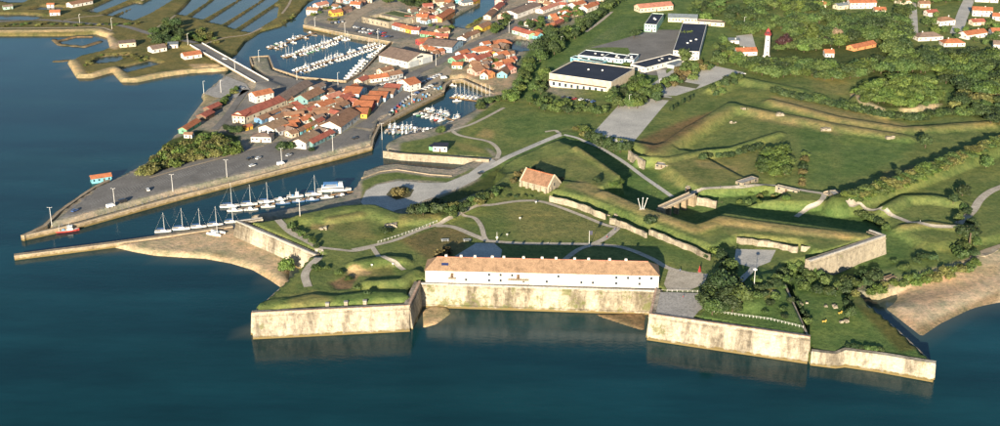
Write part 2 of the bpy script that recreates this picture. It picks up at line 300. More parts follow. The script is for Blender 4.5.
# channel mouth, inner basins, upper creek
land([(5,262),(14,251),(23,241),(80,227),(127,214),(178,200),(258,181),(299,170),(360,154),(375,150),(374,141),(380,128),(397,119),(418,108),(444,95),(443,89),(450,84),(462,83),(493,97),(489,101),(478,105),(476,117),(462,125),(447,131),(426,138),(402,143),(386,152),(387,157),(400,164),(440,165),(478,166),(472,170),(452,178),(430,176),(397,172),(380,174),(364,180),(358,192),(350,203),(310,213),(275,221),(250,225),(232,227),(165,237),(100,246)], -3.5, 1.5, MUD, off=-0.7)
land([(448,25),(466,15),(479,8),(482,0),(490,-12),(512,-12),(504,0),(500,7),(489,18),(483,24),(477,32),(467,35),(454,32)], -3.5, 1.5, MUD, off=-0.7)
land([(510,55),(513,47),(517,43),(529,45),(529,57),(521,58)], -3.5, 1.5, MUD, off=-0.7)
bank([(468,26),(476,22),(482,17)], 1.2, 1.5, 5, MARSH)
bank([(317,12),(326,8)], 2.6, 6, 3, MARSH)
bank([(170,38),(197,45)], 4.1, 5, 6, MARSH); bank([(262,82),(272,86)], 4.1, 5, 7, CITY)
# beach below the left wall and bars under the curtain
land([(92,243),(165,233),(236,221),(300,250),(297,278),(285,288),(275,288),(262,279),(245,269),(225,263),(200,258.5),(180,257.5),(150,255.5),(130,252),(108,247)], 1.9, 9, (0.46,0.36,0.255), csoft=2, off=-1)
land([(418,310),(426,302),(452,304),(456,312),(440,324),(418,330)], 0.9, 6, M_SAND, csoft=2, off=-2); land([(585,312),(650,310),(648,333),(630,328),(600,318)], 0.5, 5, WETSAND, csoft=2, off=-2)
# right beach
land([(850,300),(880,283),(940,268),(1000,250),(1100,235),(1100,276),(1000,314),(970,329),(932,356),(900,340)], 2.5, 26, (0.43,0.35,0.265), csoft=6)

# --- citadel: ditch, plateau, ramparts
land([(470,178),(480,170),(500,162),(540,144),(560,133),(578,128),(604,136),(645,160),(680,186),(720,200),(800,206),(860,214),(900,228),(925,240),(915,262),(893,270),(840,290),(800,262),(720,245),(660,235),(600,205),(520,180)], 4.0, 6, GRASS2, 'min')
land([(346,209),(362,202),(372,205),(392,214),(420,214),(440,209),(470,196),(497,176),(505,180),(470,215),(400,232),(350,225)], 3.0, 4, GRASS2, 'min')
CIT = [(252,314),(409,306),(420,283),(655,290),(649,314),(810,338),(786,284),(811,262),(886,236),(868,231),(800,222),(720,211),(700,223),(655,210),(640,204),(604,189),(590,182),(560,168),(530,166),(502,172),(480,190),(447,205),(430,212),(400,214),(372,203),(345,205),(300,213),(262,219),(236,221),(316,255),(300,276),(273,293)]
land(CIT, 11.0, 3.0, GRASS, off=1.2)
land([(251,314),(273,292),(293,273.5),(310,255.5),(330,256),(335,300),(270,312)], 11.2, 1.0, GRASS, off=-0.3)
# bastion left: earth banks round a low gun yard
bank([(285,302),(312,296),(330,298)], 13.0, 2.0, 6, GRASS); bank([(345,297),(372,294),(402,295)], 12.9, 2.5, 6, GRASS2); bank([(262,304),(282,300)], 12.1, 1.5, 5, GRASS2)
land([(327,283),(342,277),(353,268),(362,274),(352,290),(335,291)], 10.4, 2, EARTH, 'min')
land([(362,268),(395,264),(398,276),(366,279)], 10.6, 3, DRY2, 'min'); bank([(366,281),(402,279),(415,270)], 13.2, 1.0, 4, GRASS)
bank([(355,262),(385,257),(402,258)], 13.4, 1.5, 5, GRASS)
# left half of the plateau: rampart along the channel
bank([(306,216),(345,208),(372,207),(398,216),(425,216)], 13.2, 3.0, 7, GRASS); bank([(440,214),(470,203),(500,186)], 13.5, 2.0, 6, SCRUB)
bank([(330,218),(360,213)], 13.0, 1.0, 4, DRY2)
# rear rampart
RAMP = [(549,190),(580,198),(605,207),(649,224),(712,249),(742,236),(800,242),(814,257),(886,236),(868,230),(800,221),(722,210),(701,222),(655,209),(640,203),(604,188),(590,181),(560,178),(535,182)]
land(RAMP, 14.0, 2.5, GRASS, 'max', off=0.8)
bank([(604,193,15),(640,208,15),(697,228,15),(722,218,15),(800,229,15),(860,235,15)], 15.0, 2.5, 4, DRY2)
land([(476,177),(480,168),(500,157),(540,140),(562,130),(580,130),(584,140),(560,146),(500,170)], None, 3, GRASS2, zs=[(480,172,3.5),(520,153,5.2),(562,133,5.6),(580,136,4.5)]) if False else land([(476,177,5),(480,168,5),(500,157,5),(540,140,5),(562,130,5),(580,130,5),(584,140,5),(560,146,5),(500,170,5)], 5.0, 3, GRASS2, zs=[(480,172,3.5),(520,153,5.2),(562,133,5.6),(580,136,4.5)])
# left rear bastion: sloping lawn with a steep face to the ditch
land([(494,172,8),(502,163,8.5),(530,150,9.5),(560,137.5,11),(576,146,13),(600,161,13.5),(623,178,14),(612,184,14),(604,189,14),(580,186,13.5),(548,190,12),(512,186,11)], 12, 2.0, GRASS, 'max', zs=[(498,168,8),(530,152,9.6),(560,139,11),(576,147,13.2),(600,162,13.6),(621,178,14.2),(600,188,14.2),(550,185,12),(515,182,11.2)])
bank([(577,148,14),(600,163,14),(618,176,14)], 14.8, 0.8, 4, DRY2)
# chapel yard is level
land([(512,188),(520,178),(565,178),(562,192),(530,197)], 11.5, 4, GRASS)
# low yard inside the right bastion and mounds
land([(700,300),(706,278),(742,262),(777,268),(800,300),(805,326),(700,310)], 11.6, 5, GRASS2, 'max'); bank([(752,300),(765,285),(772,276)], 14.0, 2.0, 9, GRASS); bank([(720,290),(735,272)], 12.8, 1, 5, GRASS2)
land([(698,318,11.4),(809.5,337.5,11.4),(799.5,314,11.4),(786,284,11.4),(770,275,11.4),(720,285,11.4)], 11.45, 1.0, GRASS2, 'max', off=-0.2)
# outer right work
land([(780,272),(808,330),(811,346),(838,338),(870,300),(850,280),(815,264)], 6.0, 2.5, GRASS2)
land([(811,351.5,5.7),(837,353.8,5.8),(846,350,7.2),(880,354.5,7.4),(935,363.2,7.9),(897,327,7.0),(852,289,6.2),(818,276,6.2),(792,284,6.2)], 7.0, 1.0, GRASS2, off=-0.4, zs=[(811,352,5.3),(836,353,5.6),(846,350,6.9),(880,354,7.2),(930,362,7.7),(897,327,7.0),(855,292,6.3),(800,285,6.2)])
# outer works beyond the ditch
land([(580,126),(606,132),(648,156),(684,184),(720,201),(760,203),(828,204),(845,196),(838,190),(760,182),(700,150),(640,140),(600,128)], 8.5, 5, GRASS)
bank([(640,156),(668,158),(705,150),(730,148),(780,132)], 9.8, 1.0, 4, GRASS); bank([(655,152),(690,128),(732,104)], 10.2, 2.5, 7, DRY2); bank([(733,104),(768,112),(830,124),(905,136)], 10.2, 2.0, 8, GRASS)  # first bank is added relief, raised to cast the dark streak of shade
bank([(772,100),(840,118),(905,128),(990,122)], 10.2, 2.0, 7, DRY2); bank([(715,86),(735,76),(800,90)], 9.2, 2, 8, GRASS2)
land([(664,213),(700,197),(760,192),(790,196),(776,206),(720,213),(704,220)], 4.0, 3, GRASS2, 'min')
# right-hand long rampart with the stone face, and its low meadow
land([(880,200),(930,178),(1000,150),(1100,120),(1100,230),(1000,240),(930,250),(885,228)], 7.0, 8, GRASS)
bank([(838,196),(878,184),(935,164),(1000,139),(1080,112)], 13.5, 2.5, 7, SCRUB)
bank([(886,206),(905,196),(935,196),(958,200)], 10.0, 1.0, 6, GRASS); bank([(905,225),(930,222),(958,226)], 8.6, 1.0, 5, DRY2)
# wooded mound with its cliff
land([(846,95),(858,103),(880,112),(900,111),(925,110),(942,98),(938,84),(918,74),(884,78),(858,86)], 13.0, 6, SCRUB, 'max')
land([(862,84),(900,76),(935,86),(930,98),(890,102)], 16.0, 8, SCRUB, 'max')
# gentle random relief (never under water or sea level)
xx = GX*0.045; yy = GY*0.045
rel = np.sin(xx+1.3*np.sin(yy*0.7))*np.cos(yy*1.1+0.8*np.sin(xx*1.3))*0.16+np.sin(xx*3.1+yy*1.7)*np.sin(yy*2.7-xx)*0.07
Z = np.where((Z > 6) & (np.abs(GX) < 600), Z+rel, Z)

# --- ground covers
SANDC = (0.47, 0.35, 0.24)
for pts, c, s_, a in [
 ([(410,0),(460,0),(447,25),(420,30),(392,32),(300,26),(335,-5)], CITY, 6, 1), ([(445,80),(452,62),(500,75),(520,80),(497,96),(470,84)], (0.36,0.28,0.20), 4, 1),
 ([(455,133),(480,113),(500,98),(520,95),(548,92),(600,110),(595,128),(565,133),(540,142),(500,158),(492,150),(470,143)], GRASS, 4, 1),
 ([(500,120),(540,112),(590,118),(560,130),(515,140)], GRASS2, 10, 0.7), ([(485,128),(495,132),(492,140),(475,136)], DRY, 5, 0.7),
 ([(400,143),(426,138),(450,132),(480,142),(494,158),(470,156),(400,153)], GRASS, 3, 1), ([(450,141),(480,147),(490,154),(460,150)], DRY2, 5, 0.8),
 ([(560,60),(640,0),(700,0),(730,30),(700,65),(640,95),(600,100)], GRASS2, 10, 0.8), ([(515,85),(545,50),(620,10),(650,0),(600,0),(540,35),(520,60)], GRASS2, 8, 1),
 ([(640,150),(700,92),(735,76),(800,90),(760,98),(700,120),(660,145)], GRASS, 8, 1),
 ([(636,142),(660,130),(690,118),(712,112),(700,126),(672,142),(652,152)], (0.17,0.12,0.062), 8, 0.95),
 ([(660,160),(705,155),(765,150),(760,178),(700,186),(665,180)], DRY2, 10, 0.55), ([(695,160),(740,166),(735,172),(700,168)], DRY, 6, 0.6),
 ([(742,106),(775,112),(835,121),(900,133),(905,142),(850,138),(800,128),(760,120)], DRY, 9, 0.75),
 ([(772,96),(860,112),(905,124),(925,130),(880,128),(820,117),(775,106)], DRY, 8, 0.7), ([(940,124),(985,120),(990,126),(950,130)], DRY2, 6, 0.7),
 ([(810,75),(848,76),(850,96),(815,92)], DRY2, 6, 0.6), ([(800,120),(832,134),(835,180),(812,186),(800,160)], GRASS2, 10, 0.8),
 ([(838,130),(915,142),(905,158),(840,182)], GRASS2, 10, 0.9), ([(882,172),(915,165),(918,172),(880,182)], EARTH, 6, 0.5),
 ([(565,186),(640,214),(695,234),(720,226),(800,236),(850,240),(850,234),(720,217),(698,229),(640,206),(580,180)], DRY, 5, 0.75),
 ([(720,228),(800,238),(850,246),(800,247),(735,236)], DRY2, 6, 0.6),
 ([(400,240),(440,226),(470,232),(464,252),(432,262)], (0.155,0.120,0.062), 6, 0.8), ([(500,200),(560,204),(610,226),(600,240),(520,240)], DRY2, 14, 0.6), ([(640,240),(690,250),(708,262),(650,262)], GRASS2, 8, 0.6),
 ([(312,224),(336,224),(332,230),(310,229)], DRY, 3, 0.8), ([(340,216),(366,222),(376,238),(350,240),(330,230)], DRY2, 6, 0.6), ([(398,218),(430,212),(440,218),(400,224)], DRY2, 4, 0.8),
 ([(345,270),(355,264),(372,272),(366,276),(350,276)], (0.42,0.30,0.17), 2, 0.9), ([(290,296),(315,290),(330,300),(310,309),(292,308)], DRY2, 6, 0.8),
 ([(868,262),(930,252),(980,252),(900,282),(860,290)], GRASS2, 6, 0.6),
 ([(875,300),(930,282),(1000,262),(1000,275),(930,305)], (0.40,0.28,0.19), 6, 0.6), ([(915,330),(960,308),(1000,290),(1000,300),(930,342)], WETSAND, 4, 0.8),
 ([(850,302),(925,352),(936,346),(945,340),(900,312),(870,290)], EARTH, 4, 0.35),
 ([(120,236),(232,229),(225,234),(130,241)], EARTH, 4, 0.3), ([(215,252),(262,270),(283,286),(276,286),(250,266),(212,256)], WETSAND, 3, 0.7),
 ([(745,280),(770,285),(772,300),(740,300)], GRASS, 8, 0.6), ([(762,290),(775,286),(778,296),(766,300)], DRY2, 4, 0.7),
 ([(850,300),(930,356),(935,362),(900,352)], (0.10,0.10,0.035), 4, 0.9), ([(255,308),(275,290),(296,276),(300,284),(280,300),(262,311)], GRASS, 4, 0.9),
 ([(190,110),(204,96),(225,80),(245,84),(222,96),(206,106)], (0.36,0.28,0.19), 3, 1), ([(188,64),(224,66),(226,76),(200,74)], (0.45,0.33,0.22), 3, 0.8),
 ([(145,165),(163,146),(200,130),(240,136),(240,150),(200,158),(150,172)], SCRUB, 4, 1), ([(252,40),(284,28),(299,14),(304,10),(280,10),(245,36)], MARSH, 4, 1),
 ([(505,5),(560,0),(640,0),(575,30),(545,45),(530,30)], CITY, 8, 0.7), ([(760,60),(850,70),(980,120),(1000,80),(1000,50),(760,40)], SCRUB, 8, 0.9),
 ([(920,70),(945,74),(965,100),(945,104),(940,84)], GRASS2, 4, 1), ([(965,97),(1000,92),(1000,100),(968,102)], DRY, 4, 0.7),
 ([(412,208),(440,197),(470,185),(500,165),(508,176),(480,192),(447,207),(425,214)], SCRUB, 4, 1), ([(258,222),(345,206),(360,203),(372,208),(345,214),(280,226)], GRASS, 3, 1), ([(362,181),(380,174),(397,172),(430,177),(452,178),(474,168),(470,172),(448,182),(398,179),(376,184),(366,190),(362,200)], GRASS, 2, 1),
 ([(850,95),(860,105),(880,113),(886,111),(868,101),(856,92)], (0.42,0.35,0.25), 2, 0.9), ([(898,110),(915,114),(932,112),(942,104),(934,103),(915,107)], (0.44,0.37,0.27), 2, 0.9), ([(505,178),(540,160),(575,152),(610,175),(600,184),(560,176)], DRY2, 8, 0.4),
 ([(508,98),(520,75),(530,57),(545,45),(600,5),(640,-5),(650,5),(600,35),(575,55),(550,75),(545,98)], GRASS2, 4, 1),
]: tint(pts, c, soft=s_, amt=a)

nyy, nxx = GX.shape
me = bpy.data.meshes.new('ground'); me.vertices.add(nxx*nyy); me.vertices.foreach_set('co', np.stack([GX, GY, Z], -1).astype(np.float32).ravel())
J, I = np.meshgrid(np.arange(nyy-1), np.arange(nxx-1), indexing='ij'); q = np.stack([J*nxx+I, J*nxx+I+1, (J+1)*nxx+I+1, (J+1)*nxx+I], -1).reshape(-1, 4).astype(np.int32)
me.loops.add(q.size); me.loops.foreach_set('vertex_index', q.ravel()); me.polygons.add(len(q)); me.polygons.foreach_set('loop_start', np.arange(0, q.size, 4, dtype=np.int32)); me.polygons.foreach_set('loop_total', np.full(len(q), 4, np.int32))
me.polygons.foreach_set('use_smooth', np.ones(len(q), bool)); me.update()
ca = me.color_attributes.new('tint', 'FLOAT_COLOR', 'POINT'); ca.data.foreach_set('color', np.concatenate([CLR, np.ones(GX.shape+(1,))], -1).astype(np.float32).ravel())
me.materials.append(M_TERR); tag(link_mesh('ground', me), kind='structure')

# --- sea: one sheet at level zero, shallow tone carried by the real depth of the bed
sx = np.concatenate([[-6000, -3000, -1200], np.arange(-700, 701, 12.0), [1200, 3000, 6000]]); sy = np.concatenate([[-2000, -800, 0], np.arange(200, 1500, 12.0), [2200, 4000, 7000]])
SX, SY = np.meshgrid(sx, sy); nv = SX.shape
sv = np.stack([SX, SY, np.zeros(nv)], -1).reshape(-1, 3); sf = [(j*nv[1]+i, j*nv[1]+i+1, (j+1)*nv[1]+i+1, (j+1)*nv[1]+i) for j in range(nv[0]-1) for i in range(nv[1]-1)]
seao = mk('sea', sv, sf, M_WATER, smooth=True); tag(seao, kind='structure')
dep = Tn(SX.ravel(), SY.ravel()); at = seao.data.attributes.new('shallow', 'FLOAT', 'POINT'); at.data.foreach_set('value', np.clip((dep+3.2)/4.5, 0, 0.9).astype(np.float32))

# ------------------------------------------------------------ draped sheets and ribbons
def sheet(name, pts, mat, off=0.06, step=3.0, lab=None, z=None):
    W_ = [hit(*p)[:2] if z is None else U(p[0], p[1], z) for p in pts]; B = []
    for k in range(len(W_)):
        a = W_[k]; b = W_[(k+1) % len(W_)]; n = max(1, int(np.hypot(*(b-a))/step))
        for q_ in range(n): B.append(a+(b-a)*q_/n)
    B = np.array(B); x0, y0 = B.min(0); x1, y1 = B.max(0); nb = len(B)
    X, Y = np.meshgrid(np.arange(x0+step/2, x1, step), np.arange(y0+step/2, y1, step)); X = X.ravel(); Y = Y.ravel(); ins = np.zeros(len(X), bool)
    for k in range(nb):
        ax, ay = B[k]; bx, by = B[(k+1) % nb]
        if ay != by: ins ^= ((ay > Y) != (by > Y)) & (X < (bx-ax)*(Y-ay)/(by-ay)+ax)
    V2 = [Vector(p) for p in B]+[Vector((X[k], Y[k])) for k in np.nonzero(ins)[0]]
    r = geometry.delaunay_2d_cdt(V2, [(k, (k+1) % nb) for k in range(nb)], [], 1, 1e-4)
    vs = np.array([(v.x, v.y) for v in r[0]]); zz = (Tn(vs[:, 0], vs[:, 1]) if z is None else np.full(len(vs), z))+off
    fs = []
    for f in r[2]:
        a, b, c = [vs[i] for i in f[:3]]; fs.append(tuple(f) if (b[0]-a[0])*(c[1]-a[1])-(b[1]-a[1])*(c[0]-a[0]) > 0 else tuple(f)[::-1])
    o = mk(name, np.column_stack([vs, zz]), fs, mat, smooth=True); tag(o, lab, kind='structure'); return o
def cat_rom(P_, n=6):
    P_ = [np.array(p) for p in P_]; Q = [2*P_[0]-P_[1]]+P_+[2*P_[-1]-P_[-2]]; out = []
    for k in range(1, len(Q)-2):
        for t in np.linspace(0, 1, n, endpoint=False):
            a, b, c, d = Q[k-1:k+3]; out.append(0.5*(2*b+(c-a)*t+(2*a-5*b+4*c-d)*t*t+(3*b-a-3*c+d)*t**3))
    return out+[P_[-1]]
def ribbon(name, pts, width, mat, off=0.10, lab=None):
    C = np.array(cat_rom([hit(*p)[:2] for p in pts])); D = np.gradient(C, axis=0); D /= np.linalg.norm(D, axis=1)[:, None]+1e-9; Nn = np.column_stack([-D[:, 1], D[:, 0]])
    v = []; f = []
    for k in range(len(C)):
        rowp = []
        for j in range(5): s_ = (j-2)/2*width/2; x, y = C[k]+Nn[k]*s_; rowp.append((x, y, T(x, y)))
        zm = sum(p_[2] for p_ in rowp)/5
        v += [(x, y, max(z_, zm)+off+.06) for x, y, z_ in rowp]
    for k in range(len(C)-1):
        for j in range(4): a = k*5+j; f.append((a+1, a, a+5, a+6))
    o = mk(name, v, f, mat, smooth=True); tag(o, lab, kind='structure'); return o
# ------------------------------------------------------------ masonry walls
def offset_line(C, d):
    C = np.array(C); n = len(C); out = []
    for k in range(n):
        ns = []
        if k > 0: e = C[k]-C[k-1]; ns.append(np.array([e[1], -e[0]])/np.hypot(*e))
        if k < n-1: e = C[k+1]-C[k]; ns.append(np.array([e[1], -e[0]])/np.hypot(*e))
        m = sum(ns); m = m/np.hypot(*m); c = max(0.45, float(m@ns[0])); out.append(C[k]+m*d/c)
    return np.array(out)
def dens(pts, step):
    out = []
    for k in range(len(pts)-1):
        a = np.array(pts[k], float); b = np.array(pts[k+1], float); n = max(1, int(np.hypot(*(b-a)[:2])/step))
        for q_ in range(n): out.append(a+(b-a)*q_/n)
    return out+[np.array(pts[-1], float)]
def profile(name, C, zt, prof, mat, parent=None, jit=0.0, close=True):
    """sweep a cross-section [(outward offset, height above top, absolute?)] along line C"""
    rows = []
    for (o, h, ab) in prof:
        L = offset_line(C, o); rows.append(np.column_stack([L, [h if ab else z+h for z in zt]]))
    n = len(C); m = len(prof); v = np.concatenate(rows); 
    if jit: v = v+np.random.uniform(-jit, jit, v.shape)
    f = []
    for r_ in range(m if close else m-1):
        for k in range(n-1): a = r_*n+k; b = ((r_+1) % m)*n+k; f.append((a, b, b+1, a+1))
    if close: f.append(tuple(r_*n for r_ in range(m))); f.append(tuple(r_*n+n-1 for r_ in range(m))[::-1])
    return mk(name, v, f, mat, parent)
def wall(name, label, cat, pts, zt, zb, th, batter, mat, coping=None, cop_h=0.5, step=8, para=0.0, cordon=None, jit=0.0, group=None, plinth=0):
    W_ = [(*U(p[0], p[1], p[2] if len(p) > 2 else zt), p[2] if len(p) > 2 else zt) for p in pts]
    o3 = W_[0]; r = root(name, (o3[0], o3[1], zb), 0, label, cat, group); D_ = dens(W_, step); C = [(p[0]-o3[0], p[1]-o3[1]) for p in D_]; zl = [p[2]-zb for p in D_]
    hgt = float(np.mean(zl))
    profile('masonry', C, zl, [(0, 0, 0), (batter*hgt, 0, 1), (batter*hgt, -1.0, 1), (-th, -1.0, 1), (-th, 0, 0)], mat, r, jit)
    if coping: profile('coping', C, [z+0.003 for z in zl], [(0.12, cop_h*0.45, 0), (0.12, -cop_h*0.55, 0), (-0.9, -cop_h*0.55, 0), (-0.9, cop_h*0.45, 0)], coping, r)
    if cordon: profile('cordon', C, zl, [(0.34+batter*cordon, -cordon, 0), (0.40+batter*cordon, -cordon-0.22, 0), (0.34+batter*cordon, -cordon-0.45, 0), (-0.2, -cordon-0.45, 0), (-0.2, -cordon, 0)], mat, r)
    if plinth: profile('plinth', C, zl, [(batter*hgt+0.1, plinth, 1), (batter*hgt+0.55, plinth-0.35, 1), (batter*hgt+0.9, -0.9, 1), (batter*hgt*0.4, -0.9, 1), (batter*hgt*0.4, plinth, 1)], mat, r)
    return r
wall('rampart_wall', 'pale battered stone front wall of the left bastion above the sea', 'fort wall', [(251.5,313.5),(409,306)], 11.8, 0, 3.0, 0.13, M_STONE, M_BRICK, 0.9, cordon=1.3, plinth=1.0)
wall('rampart_wall', 'hidden left flank wall of the left bastion below its green slope', 'fort wall', [(295,275),(273,294),(251.3,313.8)], 10.6, 0, 0.6, 0.1, M_STONE, None)
wall('rampart_wall', 'shaded right flank wall of the left bastion beside the small beach', 'fort wall', [(409.6,305.8),(420.5,281.5)], 11.78, 0, 3.0, 0.11, M_STONE, M_BRICK, 0.9, cordon=1.3)
wall('rampart_wall', 'long mossy stone curtain wall under the white barracks', 'fort wall', [(420,283.5),(655,291)], 11.2, 0, 2.6, 0.16, M_STONEC, M_PAVE, 0.7, cordon=1.2, plinth=1.4)
wall('rampart_wall', 'short shaded left flank wall of the right bastion', 'fort wall', [(655.3,289),(649.5,314.4)], 11.6, 0, 2.6, 0.1, M_STONE, M_BRICK, 0.8, cordon=1.2)
wall('rampart_wall', 'bright cream stone front wall of the right bastion facing the sea', 'fort wall', [(649,314.5),(810,337.5)], 11.7, 0, 2.8, 0.13, M_STONE, M_BRICK, 0.9, cordon=1.3, plinth=1.0)
wall('rampart_wall', 'right flank wall of the right bastion dropping to the lower lawn', 'fort wall', [(810.3,338.8),(800,315.7),(786,284.6)], 10.6, 4, 0.9, 0.05, M_STONE2, None)
wall('rampart_wall', 'low weathered sea wall of the pointed outer lawn at right', 'fort wall', [(811.5,351.5,6.0),(836,354,6.2),(846,350,7.6),(880,354.5,7.8),(935.5,363.5,8.2)], 7.5, 0, 2.5, 0.1, M_STONE, None, cordon=None, plinth=0.9, jit=0.08)
wall('rampart_wall', 'retaining wall behind the beach along the outer lawn point', 'fort wall', [(935.8,364.9,7.1),(897,328.6,5.9),(850,290.4,5.2)], 7.5, 0, 0.7, 0.06, M_STONE, None)
wall('rampart_wall', 'pale stone wall above the curving left beach', 'fort wall', [(262,217.5),(236,221),(262,232),(290,244),(315.5,255)], 10.8, 0.6, 2.5, 0.14, M_STONE, M_PAVE, 0.7, cordon=1.1)
wall('rampart_wall', 'large grey stained stone wall of the rear bastion above the trees', 'fort wall', [(810,261),(848,248.5),(885.5,235.5),(870,230)], 14.2, 3, 3.0, 0.10, M_STONE2, M_PAVE, 0.8, cordon=1.4)
# stone revetment inside the rear rampart
for lb, pts, zt in (('ruined stone revetment wall left of the covered passage', [(549,196.5),(566,200),(585,206),(605,214)], 14.4), ('stone revetment wall right of the covered passage', [(609,218.5),(626,223.5),(646,233)], 14.0), ('long crumbling stone revetment wall below the right rampart slope', [(649,229.5),(668,237),(690,246),(710,255)], 14.0), ('pale stone wall behind the grey gravel yard', [(737,237.5),(768,241.5),(798,248)], 14.0), ('short stone wall stub right of the gravel yard', [(801,246),(820,248)], 13.6)):
    wall('revetment_wall', lb, 'stone wall', [(x, y+random.uniform(-.5, .5), zt+random.uniform(-.5, .3)) for x, y in np.array(dens([(*p,) for p in pts], 5))], zt, 10.2, 0.8, 0.08, M_STONE2, None, jit=0.3, step=2.2)
for lb, pts, zt, zb in (('stone face of the long rampart beside the right edge meadow', [(933,169),(955,161.5),(980,152),(1004,143),(1040,130)], 12.4, 7), ('small exposed stone buttress in the bushy right rampart', [(898,184),(905,181)], 12.0, 7), ('short stone face at the left end of the bushy rampart', [(872,196),(880,192)], 10.5, 7),
                        ('low stone wall bordering the right beach path', [(968,262),(985,255),(1010,247)], 5.0, 2.2)):
    wall('stone_wall', lb, 'stone wall', [(x, y+random.uniform(-.6, .6), zt+random.uniform(-.6, .5)) for x, y in np.array(dens([(*p,) for p in pts], 4))], zt, zb, 2.5, 0.08, M_STONE2, None, jit=0.3, step=3)
# ditch counterscarp walls and caponier
wall('counterscarp_wall', 'stone wall end with rubble beside the ditch path', 'stone wall', [(628,151),(637,157),(643,161)], 9.5, 4, 1.4, 0.05, M_STONE2, None, jit=0.4, step=2)
wall('counterscarp_wall', 'lit stone wall stub beside the footbridge landing', 'stone wall', [(697,197.5),(708,199.5),(716,201.5)], 8.2, 4, 1.2, 0.05, M_STONE2, None, jit=0.3, step=2)
# quays and jetties
def quay(label, pts, zt, th=1.6, mat=None, zb=-2.0, name='quay_wall', jit=0.0, cop=True): return wall(name, label, 'quay wall', pts, zt, zb, th, 0.03, mat or M_QUAY, M_CONC if cop else None, 0.5, step=6, jit=jit)
quay('long stone quay wall of the parking quay along the channel', [(23,236),(80,223.5),(127,210.5),(178,196.5),(258,176),(299,165.5),(345,154),(372,146.5)], 2.75, 2.4)
quay('narrow quay wall at the channel entrance to the fishing basin', [(372.5,146.2),(374,138),(380,125.5)], 2.7)
quay('sandy quay wall along the fishing boat basin', [(380.3,125.2),(397,116),(418,105),(444,92)], 2.7, 2.4)
quay('quay wall below the sandy yard of the coloured huts', [(444.5,91),(446,85),(452,80.5),(462,79.5),(493,93.5)], 2.7, 2.4)
quay('tall pale stone jetty wall facing the inner channel', [(383,151.5),(400,154),(440,156.5),(489,160)], 4.2, 2.5, M_STONE2, cop=True)
quay('stone quay edge around the grey turning loop', [(452,176),(430,174.5),(397,169.5),(380,171.5),(363,178)][::-1], 2.9, 1.4)
quay('sand coloured quay wall at the head of the marina', [(303,25),(330,30.5),(350,34.5),(391,42)], 3.0, 1.8)
quay('promenade wall between the marina and the town roofs', [(391,42.3),(383,49),(362,72),(346,81),(300,77),(274,68.5)][::-1], 2.8, 1.2)
quay('square pier head beside the bridge and marina', [(252,65),(249.5,57),(269,55.5),(274,68)][::-1], 2.8, 1.0)
JT = wall('jetty', 'long straight stone jetty running out left of the beach', 'jetty', [(14,256),(110,244),(165,236.5),(233,226.5)], 2.4, -2, 3.2, 0.02, M_QUAY, M_CONC, 0.4, step=6)
quay('stone mole edge on the sea side of the parking quay', [(110,180),(96,187),(78,199),(60,212),(47,225),(24,236)][::-1], 2.9, 2.2, jit=0.15)

# ------------------------------------------------------------ sheets of ground: roads, quays, paths, yards
sheet('quay_pavement', [(26,236),(49,226),(62,212),(80,199),(97,188),(112,182),(130,174),(148,168),(200,156),(236,148),(262,146),(285,140),(300,148),(330,140),(352,128),(371,132),(376,140),(372,147),(345,154.5),(299,166),(258,176.5),(178,197),(127,211),(80,224)], M_ASPH)
sheet('quay_edge', [(27,236.8),(80,224),(127,210.5),(178,196.3),(258,175.5),(299,164.4),(345,152.6),(372,145),(372,147),(345,154.5),(299,166),(258,176.5),(178,197),(127,211.3),(80,224.8)], M_CONC, 0.12)
ribbon('stone_edging', [(150,178),(185,168),(215,160),(245,151),(264,146)], 1.6, M_CONC)
ribbon('marsh_track', [(62,21),(84,17),(104,15),(128,8),(144,0)], 2.2, M_CONC); ribbon('marsh_track', [(150,32),(172,18),(190,4),(200,-4)], 2.2, M_CONC); ribbon('marsh_track', [(205,44),(225,38),(246,35),(262,28)], 2.4, M_CONC); ribbon('marsh_track', [(282,14),(288,6),(292,-2)], 2.2, M_CONC)
sheet('quay_edge', [(50,227),(62,213.5),(80,200.5),(97,190),(95,187),(78,199),(60,212),(47,225.5)], M_CONC, 0.12)
sheet('bridge_approach', [(262,79),(276,76),(300,80),(345,84.5),(352,82),(345,90),(318,92),(300,88),(285,96),(262,106),(246,112),(240,120),(228,128),(222,125),(240,105),(254,90)], M_ASPH, 0.07)
ribbon('street', [(352,84),(372,88),(396,82),(420,71),(436,64),(452,55),(470,46),(492,37),(506,30),(520,24)], 8.5, M_ASPH)
ribbon('street', [(410,72),(414,80),(402,93),(392,104),(378,118),(362,128)], 13, M_ASPH, 0.08)
ribbon('street', [(346,88),(340,95),(334,106),(325,118),(310,128),(300,136)], 6, M_ASPH)
sheet('quay_yard', [(414,80),(440,72),(447,66),(452,70),(449,80),(446,86),(444,91),(418,104),(396,115.5),(380,126),(371,131),(358,128),(385,112),(402,98)], M_CONC, 0.05)
sheet('car_park', [(306,24),(330,28),(350,32),(391,40),(420,36),(412,30),(392,30),(372,24),(352,22),(345,26),(325,24),(312,20)], M_ASPH, 0.07)
ribbon('street', [(344,28),(352,18),(366,10),(384,2),(392,-4)], 12, M_CONC, 0.09)
ribbon('marsh_road', [(-5,22),(40,20),(90,24),(122,26),(150,34),(172,38),(196,43)], 6, M_ASPH)
ribbon('sea_dyke_track', [(-5,28.5),(60,28),(98,27.5),(112,31)], 3, M_CONC)
sheet('boat_ramp', [(204,94),(222,78),(246,84),(250,90),(236,98),(216,98)], M_PAVE, 0.22)
ribbon('street', [(246,90),(236,104),(224,120),(214,130)], 5, M_ASPH, 0.16)
